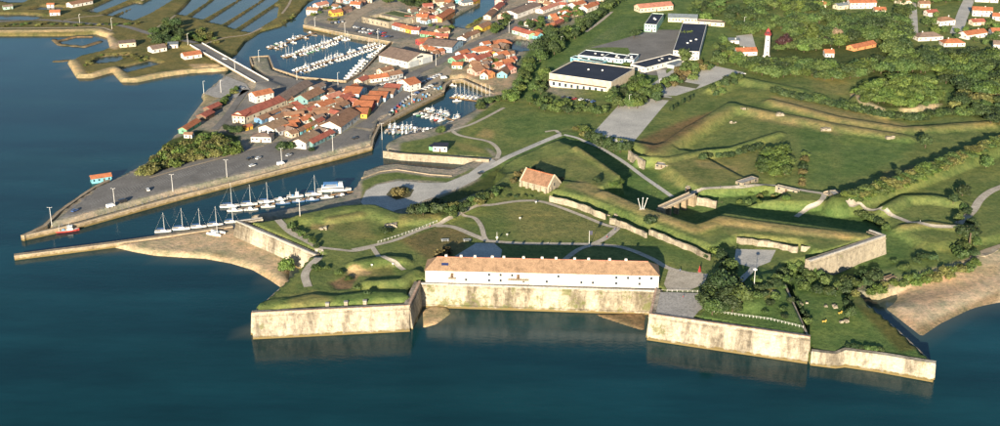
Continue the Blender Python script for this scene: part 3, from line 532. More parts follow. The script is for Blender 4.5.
# turning loop and ditch road
sheet('turning_loop', [(361,202),(366,191),(377,185),(398,181),(425,183),(446,183),(468,174),(490,158),(497,162),(480,177),(460,188),(440,195),(425,200),(412,207),(396,210),(376,205)], M_LOT)
sheet('planted_island', [(386,195),(392,188),(404,186),(414,190),(410,197),(396,200)], P('island_grass', (0.10, 0.09, 0.04), scale=0.6), 0.16)
ribbon('ditch_road', [(480,173),(496,164),(515,154),(540,143),(560,135)], 5, M_LOT)
ribbon('ditch_path', [(564,135),(578,138.5),(598,147),(622,161),(645,178),(672,197)], 3.0, M_LOT, 0.12)
ribbon('footpath', [(560,135),(556,131),(545,132)], 2.5, M_PATH)
ribbon('footpath', [(448,132),(456,129),(470,125),(485,118),(500,110),(504,108)], 2.6, M_PATH); ribbon('footpath', [(452,131),(458,135),(470,138),(486,141),(494,145),(499,152),(497,159)], 2.8, M_PATH)
ribbon('footpath', [(520,84),(523,75),(534,60),(538,52),(545,45)], 3.2, M_PATH); ribbon('footpath', [(586,32),(600,22),(612,12)], 3.0, M_PATH)
# citadel paths
ribbon('footpath', [(352,250),(372,246),(396,240),(420,230),(440,224),(458,215),(480,206),(512,202),(534,201),(550,204),(580,215),(605,225),(618,228)], 2.8, M_PATH)
ribbon('footpath', [(436,226),(452,227),(470,234),(487,241)], 3.6, M_PATH, 0.13); ribbon('footpath', [(462,215),(474,218),(481,226),(484,236),(487,241)], 2.6, M_PATH, 0.12)
ribbon('footpath', [(486,241),(520,243.5),(560,244),(600,245),(624,248),(650,258),(668,268),(690,274)], 3.2, M_PATH)
ribbon('footpath', [(592,245),(606,238),(618,228)], 3.4, M_PATH, 0.12); ribbon('footpath', [(562,262),(578,250),(592,245)], 3.0, M_PATH, 0.12)
ribbon('footpath', [(372,247),(382,256),(396,264),(404,270)], 2.6, M_PATH, 0.12); ribbon('footpath', [(314,247),(340,250),(356,251),(374,247)], 2.4, M_PATH, 0.11)
ribbon('footpath', [(278,220),(290,232),(305,240),(318,248),(319,257),(311,265),(305,275),(308,287)], 4.0, M_PATH, 0.11)
sheet('barracks_yard', [(664,284),(669,268),(690,272),(708,274),(704,284),(690,290),(668,291)], M_PATH)
sheet('barracks_yard', [(446,262),(476,243),(494,243),(502,250),(500,262)], M_LOT)
sheet('paved_terrace', [(657,292),(705,293.5),(708,305),(699,311),(691,320.5),(651,314.5)], M_PAVE, 0.1, z=11.35)
sheet('walkway', [(424,281),(655,288.2),(655.5,290.6),(424,283.2)], M_PAVE, 0.14)
sheet('gravel_yard', [(736,249),(776,250),(770,262),(752,268),(734,262)], M_LOT)
ribbon('footpath', [(766,258),(758,264),(748,274),(740,282)], 3, M_LOT, 0.12)
# east paths
ribbon('footpath', [(690,194),(700,191),(712,188),(740,187),(775,186),(800,190),(825,194)], 3.2, M_PATH); ribbon('footpath', [(825,194),(820,202),(805,211),(796,217)], 3.0, M_PATH); 
ribbon('footpath', [(836,192),(848,201),(862,207),(890,215),(920,223),(948,227),(958,226)], 3.4, M_PATH); ribbon('footpath', [(958,224),(972,212),(980,200),(990,192),(1004,186)], 4.5, M_PATH)
ribbon('beach_path', [(972,258),(986,251),(1010,243)], 3.5, M_CONC)
sheet('car_park', [(594,132),(618,106),(640,92),(672,97),(662,108),(628,148),(612,140)], M_LOT); sheet('overflow_car_park', [(637,95),(672,70),(706,64),(742,72),(730,76),(700,88),(676,96)], M_LOT, 0.14)
sheet('grass_verge', [(637,98),(640,95.5),(674,98.5),(672,101)], P('verge_grass', (0.10,0.11,0.045), scale=0.5, rough=0.95), 0.22); sheet('grass_verge', [(668,84),(672,80),(700,85),(696,89)], P('verge_grass', (0.10,0.11,0.045)), 0.24)
sheet('school_yard', [(590,48),(620,40),(652,30),(690,30),(676,58),(662,76),(640,74),(628,48)], M_ASPH); ribbon('street', [(661,70),(664,84),(662,94)], 7, M_LOT)
ribbon('street', [(911,-6),(913,12),(914,36)], 7, M_LOT); ribbon('street', [(969,0),(963,14),(956,34)], 10, M_LOT)
sheet('drive', [(736,36),(752,34),(756,48),(740,46)], M_LOT); ribbon('street', [(520,22),(545,18),(570,10),(590,0)], 7, M_ASPH)
# ------------------------------------------------------------ buildings
def slab(mb, quad, th):
    q4 = [Vector(p) for p in quad]; n = (q4[1]-q4[0]).cross(q4[3]-q4[0]).normalized()
    if n.z < 0: n = -n; q4 = q4[::-1]
    mb.add([p for p in q4]+[p-n*th for p in q4], [(0,1,2,3),(7,6,5,4)]+[(k, k+4, (k+1) % 4+4, (k+1) % 4) for k in range(4)])
def place(A, B, h, e):
    if not e:
        a = hit(*A); b = hit(*B); return a[:2], b[:2], max(0.3, (a[2]+b[2])/2)
    z0 = 3.0
    for _ in range(4):
        a = U(*A, z0+h); b = U(*B, z0+h); z0 = max(0.3, (T(*a)+T(*b))/2)
    return a, b, z0
NHOUSE = 0; FOOT = []
def house(label, A, B, D, h, rise, rt, wallm, roofm, win=(1, 2), cat='house', name='house', e=0, group=None, chim=0, over=0.45, side=None, door=True, shut=False, C=None, roofh=None):
    """A, B: the two ends of the front facing the camera, left then right; D: depth in metres; rt: l ridge along the front, t ridge across it, f flat, h hipped, m mono-pitch"""
    global NHOUSE; NHOUSE += 1
    a, b, z0 = place(A, B, h, e)
    if C is not None:
        c = hit(*C)[:2] if not e else U(*C, z0+h)
        d = b-a; nrm = np.array([-d[1], d[0]])/np.hypot(*d); D = abs(float((c-a)@nrm))
    L = float(np.hypot(*(b-a))); ang = math.atan2(b[1]-a[1], b[0]-a[0]); FOOT.append(((a+b)/2+np.array([-math.sin(ang), math.cos(ang)])*D/2, (L+D)/4)); r = root(name, (a[0], a[1], z0), ang, label, cat, group)
    wm = WALL[wallm] if isinstance(wallm, str) else wallm; rm = ROOF[roofm] if isinstance(roofm, str) else roofm
    W_ = MB(); z_ = -1.2; top = h
    if rt == 'l': W_.add([(0,0,z_),(L,0,z_),(L,D,z_),(0,D,z_),(0,0,h),(L,0,h),(L,D,h),(0,D,h),(0,D/2,h+rise),(L,D/2,h+rise)], [(0,1,5,4),(1,2,6,9,5),(2,3,7,6),(3,0,4,8,7)])
    elif rt == 't': W_.add([(0,0,z_),(L,0,z_),(L,D,z_),(0,D,z_),(0,0,h),(L,0,h),(L,D,h),(0,D,h),(L/2,0,h+rise),(L/2,D,h+rise)], [(0,1,5,8,4),(1,2,6,5),(2,3,7,9,6),(3,0,4,7)])
    elif rt == 'm': W_.add([(0,0,z_),(L,0,z_),(L,D,z_),(0,D,z_),(0,0,h),(L,0,h),(L,D,h+rise),(0,D,h+rise)], [(0,1,5,4),(1,2,6,5),(2,3,7,6),(3,0,4,7)])
    elif rt == 'f':
        pw = 0.35; W_.box(0, L, 0, D, z_, h-0.45)
        for q_ in ((0, L, 0, pw), (0, L, D-pw, D), (0, pw, pw, D-pw), (L-pw, L, pw, D-pw)): W_.box(*q_, h-0.45, h)
    else: W_.add([(0,0,z_),(L,0,z_),(L,D,z_),(0,D,z_),(0,0,h),(L,0,h),(L,D,h),(0,D,h)], [(0,1,5,4),(1,2,6,5),(2,3,7,6),(3,0,4,7)])
    W_.build('wall', wm, r)
    Rf = MB(); o = over; th = 0.22; k = rise/max(D/2, .1); kt = rise/max(L/2, .1)
    if rt == 'l': slab(Rf, [(-o,-o,h-o*k+th),(L+o,-o,h-o*k+th),(L+o,D/2,h+rise+th),(-o,D/2,h+rise+th)], th); slab(Rf, [(-o,D+o,h-o*k+th),(L+o,D+o,h-o*k+th),(L+o,D/2,h+rise+th),(-o,D/2,h+rise+th)], th)
    elif rt == 't': slab(Rf, [(-o,-o,h-o*kt+th),(-o,D+o,h-o*kt+th),(L/2,D+o,h+rise+th),(L/2,-o,h+rise+th)], th); slab(Rf, [(L+o,-o,h-o*kt+th),(L+o,D+o,h-o*kt+th),(L/2,D+o,h+rise+th),(L/2,-o,h+rise+th)], th)
    elif rt == 'm': slab(Rf, [(-o,-o,h-o*rise/D+th),(L+o,-o,h-o*rise/D+th),(L+o,D+o,h+rise*(1+o/D)+th),(-o,D+o,h+rise*(1+o/D)+th)], th)
    elif rt == 'f': Rf.box(0.36, L-0.36, 0.36, D-0.36, h-0.446, h-0.30)
    else:
        m = min(D/2, L/2-0.01); zt = h+rise
        if L >= D: Rf.add([(-o,-o,h-.1),(L+o,-o,h-.1),(L+o,D+o,h-.1),(-o,D+o,h-.1),(m,D/2,zt),(L-m,D/2,zt)], [(0,1,5,4),(1,2,5),(2,3,4,5),(3,0,4),(3,2,1,0)])
        else: m = L/2; Rf.add([(-o,-o,h-.1),(L+o,-o,h-.1),(L+o,D+o,h-.1),(-o,D+o,h-.1),(L/2,m,zt),(L/2,D-m,zt)], [(0,1,4),(1,2,5,4),(2,3,5),(3,0,4,5),(3,2,1,0)])
    ro = Rf.build('roof', rm, r)
    for c_ in range(chim):
        cx = L*(0.2+0.6*random.random()) if chim < 3 else L*(c_+0.5)/chim; cy = D*0.5 if rt in 'lh' else D*0.4
        MB().box(cx-.35, cx+.35, cy-.3, cy+.3, h, h+rise+0.9).build('chimney', wm, ro)
    # windows and doors on the faces turned to the camera
    fl, nw = win; fh = h/max(fl, 1); faces = [('f', L)]
    ca = math.cos(ang); sa = math.sin(ang); mid = np.array([(a[0]+b[0])/2, (a[1]+b[1])/2])
    if (np.array([-ca, -sa])@(-mid)) > 0.12*np.hypot(*mid): faces.append(('l', D))
    if (np.array([ca, sa])@(-mid)) > 0.12*np.hypot(*mid): faces.append(('r', D))
    ww = 1.05; wh = min(1.35, fh*0.45)
    for fc, ln in faces:
        n_ = nw if fc == 'f' else max(1, int(round(nw*ln/max(L, 1)))) if nw else 0
        if fc != 'f': n_ = min(n_, 8)
        for f_ in range(fl):
            for i in range(n_):
                c_ = ln*(i+0.5)/n_; zc = f_*fh+fh*0.55
                if door and f_ == 0 and fc == 'f' and i == n_//2:
                    MB().box(c_-.5, c_+.5, -.07, .05, 0, min(2.1, h*.85)).build('door', M_DOOR, r); continue
                bx = (c_-ww/2, c_+ww/2, -.06, .05) if fc == 'f' else ((-.06, .05, c_-ww/2, c_+ww/2) if fc == 'l' else (L-.05, L+.06, c_-ww/2, c_+ww/2))
                wo = MB().box(*bx, zc-wh/2, zc+wh/2).build('window', M_GLASS, r)
                if shut and fc == 'f':
                    for s_ in (-1, 1): MB().box(c_+s_*(ww/2+.27)-.25, c_+s_*(ww/2+.27)+.25, -.07, .02, zc-wh/2, zc+wh/2).build('shutter', M_SHUT, wo)
    return r, L, D, h
HL = [
 # --- huts and houses of the quay front (left to right)
 ('turquoise hut with orange roof on the seaward edge of the parking quay', (92,184),(112,181),5,2.8,1.4,'l','turq','o',(1,4)),
 ('long red roofed shack by the shore above the tamarisk thicket', (187,134),(201,125),6,2.8,1.6,'l','green','o',(1,3)),
 ('small white hut at the seaward foot of the red roofed shack', (184,138),(192,138.5),4,2.6,0.9,'l','white','b',(1,2)),
 ('middle red roofed shack on the shore below the boat ramp', (206,121),(215,116),7,2.8,1.6,'l','wood','r',(1,2)),
 ('upper small red roofed shack on the shore below the boat ramp', (211,113),(222,108),6,2.6,1.5,'l','wood','r',(1,2)),
 ('cream end block of the long red roofed warehouse', (233,123),(245,124),8,5.2,0.6,'m','cream','r',(2,3)),
 ('long cream warehouse with dark red roof near the bridge road', (245.5,123.5),(286,106.5),11,4.6,2.6,'l','cream','r',(1,7)),
 ('long brown roofed warehouse continuing towards the marina promenade', (287,106),(313,89.5),11,4.4,2.6,'l','cream','g',(1,5)),
 ('white two-storey house with orange roof behind the long warehouse', (256,103.5),(274,99.5),9,5.2,2.2,'l','white','o',(2,3)),
 ('white flat roofed annex beside the white house near the bridge', (249,99),(257,101.5),7,4.0,0,'f','white','k',(1,2)),
 ('tall teal house with orange brown roof among the quay huts', (308,108.5),(325,100),11,6.2,3.0,'l','teal','b',(2,5)),
 ('bright orange roofed house with white wall behind the palm street', (322,111),(336,106),8,3.0,2.0,'l','white','o',(1,4)),
 ('low pale shop front with brown awning roof in the hut quarter', (314,115),(334,113),6,3.0,1.2,'l','grey','b',(1,6)),
 ('brown roofed hut just below the teal house', (309,112),(319,108),6,2.8,1.6,'l','wood','b',(1,2)),
 ('brown roofed terrace hut in the middle of the hut quarter', (285,120),(304,119),7,2.8,1.8,'l','cream','b',(1,5)),
 ('second brown roofed terrace hut below the first one', (283,127),(300,124),6,2.8,1.6,'l','grey','b',(1,3)),
 ('narrow brown roofed lean-to along the cream warehouse', (260,123),(284,113),5,2.6,1.2,'l','blue','b',(1,4)),
 ('white gabled restaurant with orange brown roof facing the quay', (274,135),(289,127.5),12,3.6,2.4,'l','white','a',(1,5)),
 ('blue walled hut squeezed behind the gabled restaurant', (262,124),(271,120),5,2.8,1.4,'l','blue','b',(1,2)),
 ('white house with flat hipped brown roof beside the tamarisk thicket', (251,142),(271,142.5),9,3.6,1.6,'h','white','g',(1,5)),
 ('yellow awning hut behind the hipped white house', (246,131),(253,129),4,2.4,1.0,'l','yellow','o',(1,1)),
 ('white house with brown roof standing on the parking quay corner', (306,149.5),(320,140),10,4.2,2.2,'l','white','a',(1,4)),
 ('long low red roofed house with greenish wall beside the quay corner house', (313,147.5),(335,136.5),6,2.8,1.8,'l','teal','r',(1,6)),
 ('large brown roofed white house at the bend of the quay road', (341,133.5),(360,119),15,4.2,3.4,'l','white','b',(1,6)),
 ('yellow walled hut with orange roof in the row along the street', (367,118.5),(371,112),12,3.0,2.2,'t','yellow','o',(1,2)),
 ('pinkish red walled hut with orange roof in the row along the street', (371.5,111.5),(376,105.5),13,3.2,2.4,'t','red','o',(1,2)),
 ('third hut of the street row, orange roof and blue grey wall', (378,106.5),(383,100),13,3.0,2.2,'t','grey','o',(1,2)),
 ('fourth hut of the street row, orange roof and pale blue wall', (385.5,102),(391,95.5),13,3.0,2.2,'t','pale','o',(1,2)),
 ('fifth hut of the street row with dull brown roof', (393,98),(398,92.5),12,2.9,2.0,'t','grey','b',(1,2)),
 ('sixth hut of the street row with red brown roof', (398.5,93.5),(405,88.5),12,2.9,2.0,'t','pale','r',(1,2)),
 ('tall white gabled house with orange roof at the end of the street row', (397,88.5),(410,92),11,5.0,3.0,'t','white','o',(2,3)),
 ('white house with red orange roof and pale blue side by the marina', (359,100),(367,93),12,4.4,2.6,'t','pale','o',(2,3)),
 ('small brown and red roofed house left of the marina side house', (344,104),(357,99.5),9,3.2,2.0,'l','teal','r',(1,4)),
 ('low white house with bright orange roof facing the marina basin', (371,83),(389,80.5),7,3.0,2.0,'l','white','o',(1,4)),
 ('grey walled workshop with brown roof beside the low orange roofed house', (389.5,80),(403,77.5),9,3.2,1.8,'l','grey','b',(1,4)),
 # --- boatyard hangar and behind
 ('red walled restaurant with orange roof behind the boatyard hangar', (420,46),(434,44),8,3.2,1.8,'l','red','o',(1,4)),
 ('small white house beside the red walled restaurant', (434,44),(441,45),7,3.4,1.4,'l','white','p',(1,2)),
 ('wide brown roofed store with blue white gable front along the street', (452,53),(463,46),26,4.4,2.6,'t','pale','g',(1,4)),
 ('white house with brown roof between the creek and the street', (466,43),(473,38.5),8,3.6,1.8,'l','white','b',(1,2)),
 ('ochre house by the head of the upper creek', (472,39.5),(480,36),8,3.4,1.8,'l','cream','b',(1,2)),
 ('pale blue house first of the coloured row behind the car park', (392,29),(399,31),8,3.4,2.0,'l','pale','r',(1,2)),
 ('cream house second of the coloured row behind the car park', (399.5,31),(405,32.5),8,3.4,2.0,'l','cream','o',(1,2)),
 ('yellow house third of the coloured row behind the car park', (405.5,32.5),(411,34),8,3.4,2.0,'l','yellow','o',(1,2)),
 ('white house last of the coloured row behind the car park', (411.5,34),(419,34.5),8,3.4,2.0,'l','white','r',(1,2)),
 ('green walled hut first of the second coloured row', (420,36.5),(427,37.5),6,2.6,1.8,'l','green','r',(1,2)),
 ('pale hut second of the second coloured row', (427.5,37.5),(434,38.5),6,2.6,1.8,'l','mint','o',(1,2)),
 ('white hut third of the second coloured row', (434.5,38.5),(440,39.5),6,2.6,1.8,'l','white','r',(1,2)),
 ('orange hut last of the second coloured row', (440.5,39.5),(448,39.5),6,2.6,1.8,'l','orange','r',(1,2)),
 ('white house with orange roof above the second coloured row', (416,22),(427,22.5),9,4.4,2.2,'l','white','o',(1,3)),
 ('white cottage with red roof between the white house and the creek', (430,22.5),(441,22),9,3.2,2.0,'l','white','r',(1,3)),
 ('orange walled house with red orange roof on the creek bank', (442,22.5),(455,16),9,4.0,2.2,'l','orange','o',(1,4)),
 ('light blue hut at the top edge by the creek', (455,3),(463,4),8,3.4,1.6,'l','turq','o',(1,2)),
 ('white hut with pale roof at the top edge by the creek', (463,6),(473,5.5),8,3.0,1.4,'l','white','s',(1,3)),
 ('bright yellow hut at the top edge by the creek', (473.5,5),(480,3.5),7,3.4,1.8,'l','yellow','o',(1,2)),
 ('yellow house with brown roof on the right bank of the creek', (482,32.5),(492,28),8,3.6,2.2,'l','yellow','b',(1,3)),
 ('brown roofed shed lower of two on the right creek bank', (491,20),(497,14),7,3.0,1.8,'l','cream','b',(1,3)),
 ('brown roofed shed upper of two on the right creek bank', (498,13),(505,7),7,3.0,1.8,'l','cream','r',(1,3)),
 ('red brown roofed house at the top of the right creek bank', (503,5),(510,0),8,3.6,2.0,'l','pink','r',(1,3)),
 ('yellow house with orange roof on the marina spit', (333,17),(343,15.5),8,3.6,2.0,'l','yellow','o',(1,3)),
 ('beige house beside the yellow house on the marina spit', (343.5,14.5),(352,11),7,3.2,1.8,'l','pink','b',(1,3)),
 ('white house with orange roof far behind the marina spit', (350,8),(360,8.5),8,3.4,2.0,'l','white','o',(1,3)),
 ('pinkish house with brown roof at the tip of the marina spit', (306.5,15),(317,13),7,3.4,2.0,'l','white','b',(1,3)),
 ('second pinkish brown roofed house on the marina spit', (318,9.5),(329,7),7,3.4,2.0,'l','white','p',(1,3)),
 ('distant small house with pale roof above the marina spit', (363,3),(372,3),7,3.0,1.6,'l','cream','o',(1,2)),
 # --- craft huts beside the fishing basin
 ('large rounded cluster hut with orange roof in the craft village', (478,56),(494,53),11,3.2,3.0,'h','white','o',(1,3)),
 ('orange roofed hut at the back of the craft village by the water', (494,46),(512,48),10,3.0,2.4,'h','wood','o',(1,3)),
 ('tiny turquoise cabin at the street side of the craft village', (469,55),(477,53.5),5,2.6,0.8,'m','turq','s',(1,1)),
 ('red roofed hut with green wall at the street corner of the craft village', (456,64),(468,60),8,2.8,2.2,'l','green','r',(1,3)),
 ('orange roofed hut with pale green wall at the lower street corner of the craft village', (452,68.5),(462,69),7,2.6,1.8,'l','mint','o',(1,3)),
 ('red roofed craft hut left of centre in the village', (468,62),(477,60),8,3.0,2.2,'l','pink','r',(1,2)),
 ('red roofed craft hut right of centre in the village', (477.5,64.5),(486,61),8,3.0,2.2,'l','white','r',(1,2)),
 ('pink walled craft hut with brown roof at the sandy yard', (467,73),(476,76),10,3.0,2.2,'t','pink','b',(1,2)),
 ('turquoise walled craft hut with orange roof at the sandy yard', (480,79),(488,79.5),9,3.0,2.4,'t','mint','o',(1,2)),
 ('yellow striped craft hut with orange roof at the sandy yard', (488.5,79),(495,77),8,3.0,2.4,'t','orange','o',(1,2)),
 ('small yellow cabin in the middle of the craft village', (491,57),(496,56),4,3.0,1.2,'t','yellow','o',(1,1)),
 ('upper orange roofed hut on the right of the craft village', (500,60),(510,58),9,3.0,2.4,'l','white','o',(1,2)),
 ('lower orange roofed hut on the right of the craft village', (505,67),(515,65),8,2.8,2.0,'l','cream','o',(1,2)),
 ('long brown roofed hut with light blue front at the right end of the craft village', (497,77.5),(507,78),16,2.8,2.4,'t','turq','b',(1,2)),
 # --- north-east town edge
 ('white boat hall with brown roof at the top of the town', (517,19),(541,10),15,4.6,2.0,'l','white','g',(1,5)),
 ('mint house first of the turquoise row by the small basin', (512,33.5),(521,36),8,3.2,2.2,'l','mint','r',(1,2)),
 ('white house second of the turquoise row by the small basin', (521.5,36),(529,38.5),8,3.2,2.2,'l','white','r',(1,2)),
 ('turquoise house third of the turquoise row by the small basin', (529.5,38.5),(537,39.5),8,3.2,2.2,'l','turq','o',(1,2)),
 ('green gabled house last of the turquoise row by the small basin', (537.5,39),(543,35),8,3.0,2.0,'l','green','o',(1,2)),
 ('small orange roofed shed in the trees near the ditch meadow', (549,29.5),(556,28.5),6,2.6,1.6,'l','wood','o',(1,1)),
 ('bright red roofed shed in the trees above the turquoise row', (557,27),(564,23.5),6,2.6,1.6,'l','wood','r',(1,1)),
 ('orange roofed house above the bright red shed', (564,22.5),(574,17),8,3.0,2.0,'l','cream','o',(1,2)),
 ('white house with orange roof left of two at the top edge above the meadow', (576,10),(586,7),9,4.0,2.0,'l','white','o',(1,3)),
 ('white house with orange roof right of two at the top edge above the meadow', (587,13),(598,9),9,4.0,2.0,'l','white','o',(1,3)),
 ('orange roofed house at the very top edge above the meadow', (570,2),(582,0),9,3.6,2.0,'l','cream','o',(1,3)),
 # --- marsh cabins
 ('mint oyster cabin at the far left marsh', (4,10),(13,9),5,2.6,1.2,'l','mint','g',(1,2)),
 ('long white oyster shed with brown roof in the marsh', (72,8),(93,4),9,3.0,1.8,'l','white','b',(1,5)),
 ('small pale cabin with orange roof beside the marsh road', (50,16),(60,15.5),5,3.0,1.8,'l','white','o',(1,2)),
 ('white flat shed at the beach end of the marsh road', (120,48),(136,46.5),7,3.4,0.8,'m','cream','g',(1,3)),
 ('white gabled oyster shed beside the marsh trees', (153,53.5),(167,51),9,3.2,2.2,'l','white','g',(1,3)),
 ('small white shed right of the gabled oyster shed', (168,48.5),(178,48),6,3.0,0.8,'m','white','s',(1,2)),
 ('orange roofed cabin by the bridge end', (185,60),(202,57.5),9,3.0,2.0,'l','white','o',(1,3)),
 ('tiny white hut in the marsh behind the sea dyke', (47,8),(54,7.5),4,2.4,1,'l','white','o',(1,1)),
 # --- lighthouse quarter and right-hand houses
 ('lighthouse keepers house with orange roof', (737,56.5),(757,55.5),9,3.4,2.4,'l','white','o',(1,3)),
 ('small white lean-to left of the keepers house', (729,44),(739,44),6,2.8,0.8,'m','white','s',(1,1)),
 ('small white cottage with orange roof below the purple tree', (825,57.5),(834,57.5),8,3.4,2.2,'l','white','o',(1,2)),
 ('long orange roofed bungalow in front of the round clump', (854,51.5),(876,47),8,2.6,2.0,'l','orange','o',(1,3)),
 ('large white house with orange roof at the top edge of the wood', (850,9),(876,8.5),10,5.4,2.4,'l','white','o',(2,6)),
 ('small orange roofed house right of the large white one', (875,13.5),(886,13.5),8,3.0,2.0,'l','cream','o',(1,2)),
 ('pale house with brown roof left of the wide grey street', (940,26.5),(955,25),10,4.4,2.6,'h','white','b',(1,4)),
 ('long two-storey white house with orange roof near the top right corner', (972,16),(992,17),10,5.2,2.4,'l','white','o',(2,5)),
 ('orange roofed white house cut by the right edge at the top', (992,20.5),(1012,22),9,3.8,2.2,'l','white','o',(1,4)),
 ('house with brown hipped roof below the grey street', (918,41.5),(943,40.5),12,3.4,2.8,'h','white','g',(1,5)),
 ('house with bright orange hipped roof below the grey street', (944,47),(965,46.5),10,3.0,2.6,'h','white','o',(1,4)),
 ('white house with orange and white roofs right of the bright orange hipped one', (967,40),(987,37),10,3.8,2.4,'l','white','o',(1,4)),
 ('orange roofed house at the right edge above the long white wall', (992,36),(1010,36),9,3.4,2.4,'l','grey','o',(1,3)),
 ('white house at the right edge below the orange roofed one', (993,50),(1012,51),9,4.6,2.2,'l','white','g',(1,3)),
 ('lowest orange roofed house at the right edge', (993,64),(1012,66),9,3.4,2.2,'l','white','o',(1,3)),
 ('white low house behind the top right houses', (975,2),(998,3),9,4.0,2.0,'l','white','r',(1,4)),
 ('white roofed house left of the large white one in the wood', (838,10),(848,9),8,3.6,1.6,'l','cream','s',(1,2)),
 ('small pale house in the trees near the top edge', (817,8),(826,8),7,3.4,1.8,'l','cream','o',(1,2)),
 ('small house with brown roof at the left end of the grey street', (900,5),(912,4),9,3.6,2.0,'l','cream','b',(1,2)),
 ('small white villa in the trees left of the grey street', (920,8),(930,8),8,3.8,2.0,'l','cream','b',(1,2)),
 # --- fillers of the dense quarters
 ('brown roofed hut upper of two under the bright orange roof', (311,109.5),(331,106),6,2.8,1.7,'l','cream','b',(1,5)),
 ('brown roofed hut lower of two under the bright orange roof', (311,118.5),(332,116.5),5,2.6,1.5,'l','white','b',(1,5)),
 ('small white house behind the teal house', (326,98.5),(335,95.5),7,3.4,1.8,'l','white','b',(1,2)),
 ('white house with pinkish brown roof right of the teal house', (330,104),(344,99.5),9,3.4,2.2,'l','white','p',(1,3)),
 ('low brown hut left of the teal house front', (284,114.5),(295,110.5),6,2.6,1.6,'l','wood','b',(1,2)),
 ('tiny lane hut leftmost of four in the quarter lane', (301,135),(306,132.5),5,2.5,1.5,'l','turq','b',(1,1)),
 ('tiny lane hut second of four in the quarter lane', (307,132),(312,129.5),5,2.5,1.5,'l','yellow','o',(1,1)),
 ('tiny lane hut third of four in the quarter lane', (313,129),(318,126.5),5,2.5,1.5,'l','green','b',(1,1)),
 ('tiny lane hut last of four in the quarter lane', (319,126),(325,123),5,2.5,1.5,'l','white','r',(1,1)),
 ('brown hut against the upper side of the gabled restaurant', (276,123.5),(288,118.5),6,2.8,1.8,'l','white','b',(1,2)),
 ('orange roofed hut between restaurant and quay corner house', (291,128),(300,126.5),6,2.6,1.6,'l','cream','o',(1,2)),
 ('white hut with grey roof beside the yellow street hut', (353,116),(362,112.5),7,2.8,1.8,'l','white','g',(1,2)),
 ('brown roofed hut behind the large bend house', (338,113),(350,107.5),7,3.0,2.0,'l','pale','b',(1,3)),
 ('orange roofed hut behind the marina side house', (351,95),(360,90.5),7,3.2,2.0,'l','white','o',(1,2)),
 ('grey shed at the marina end of the long brown warehouse', (316,93),(326,89),7,3.0,1.6,'l','grey','g',(1,2)),
 ('cream house left of the low marina house', (362,86),(370,82.5),7,3.4,2.0,'l','cream','r',(1,2)),
 ('brown roofed store behind the low marina house', (383,76),(394,73),7,3.4,1.8,'l','cream','b',(1,3)),
 ('orange roofed craft hut behind the red corner hut', (462,58),(470,55.5),7,2.8,2.0,'l','pale','o',(1,2)),
 ('brown roofed craft hut between pink and turquoise huts', (473,71),(482,70),8,2.8,2.0,'l','cream','b',(1,2)),
 ('red roofed craft hut beside the rounded cluster hut', (486,61),(492,59),7,2.8,2.0,'l','white','r',(1,2)),
 ('orange roofed craft hut above the light blue front hut', (497,69.5),(504,68.5),8,2.6,2.0,'l','pink','o',(1,2)),
 ('small grey craft shed at the far end by the water', (508,57.5),(515,56.5),6,2.6,1.4,'l','grey','b',(1,1)),
 ('brown roofed house behind the wide store', (440,36),(450,34),8,3.2,2.0,'l','cream','b',(1,2)),
 ('cream house between redoubt and coloured row', (404,22.5),(413,23),8,3.4,2.0,'l','cream','r',(1,2)),
 ('white house with grey roof up the creek bank', (446,11),(455,9),8,3.4,1.8,'l','white','g',(1,2)),
 ('cream house at the top edge left of the creek', (436,6),(446,5),8,3.4,2.0,'l','cream','b',(1,2)),
 ('small house with red roof at the top edge left of the creek', (424,10),(433,9.5),8,3.2,2.0,'l','pink','r',(1,2)),
 ('long pale shed right of the boat hall', (543,14),(560,8),8,3.2,1.6,'l','white','p',(1,4)),
 ('white house above the long pale shed', (556,6),(566,3),8,3.6,2.0,'l','white','r',(1,2)),
 ('brown house beside the upper street bend', (505,20),(513,17),8,3.4,2.0,'l','pink','b',(1,2)),
 ('white cottage among the trees above the turquoise row', (530,27),(538,25),7,2.8,1.8,'l','white','p',(1,2)),
 ('cream garden house right of the wide grey street', (973,26),(985,25.5),8,3.2,2.0,'l','cream','r',(1,2)),
 ('grey roofed house left of the brown hipped one', (897,28),(908,27),8,3.2,2.0,'l','cream','g',(1,2)),
 ('white bungalow in the wood left of the avenue', (886,26),(895,25.5),7,2.8,1.8,'l','white','o',(1,2)),
 ('white house between the two grey streets', (928,17),(938,16.5),8,3.6,2.0,'l','white','r',(1,2)),
]
for h_ in HL:
    nm = 'hut' if 'hut' in h_[0].split(' with ')[0] or 'cabin' in h_[0] else ('shed' if 'shed' in h_[0] or 'shack' in h_[0] else ('warehouse' if 'warehouse' in h_[0] else 'house'))
    house(*h_, cat=nm, name=nm if nm != 'house' else 'town_house', chim=1 if nm == 'house' and h_[7] in ('white', 'cream') else 0)

# boatyard hangar: white, broad brown gable
rh, L, D, h = house('big white boatyard hangar with wide brown roof beside the marina', (407.5,68.5),(432.6,61.5),0,5.4,4.2,'t','white','g',(1,5),cat='hangar',name='boat_hangar',C=(384,60.5),door=False,over=0.7)
for k_ in range(2): MB().box(2.5+k_*L*0.5, 2.5+k_*L*0.5+L*0.36, -.09, .06, 0, 4.6).build('sliding_door', WALL['grey'], rh)
MB().box(L*0.38, L*0.62, -.08, .06, h+0.6, h+1.9).build('window', M_GLASS, rh)
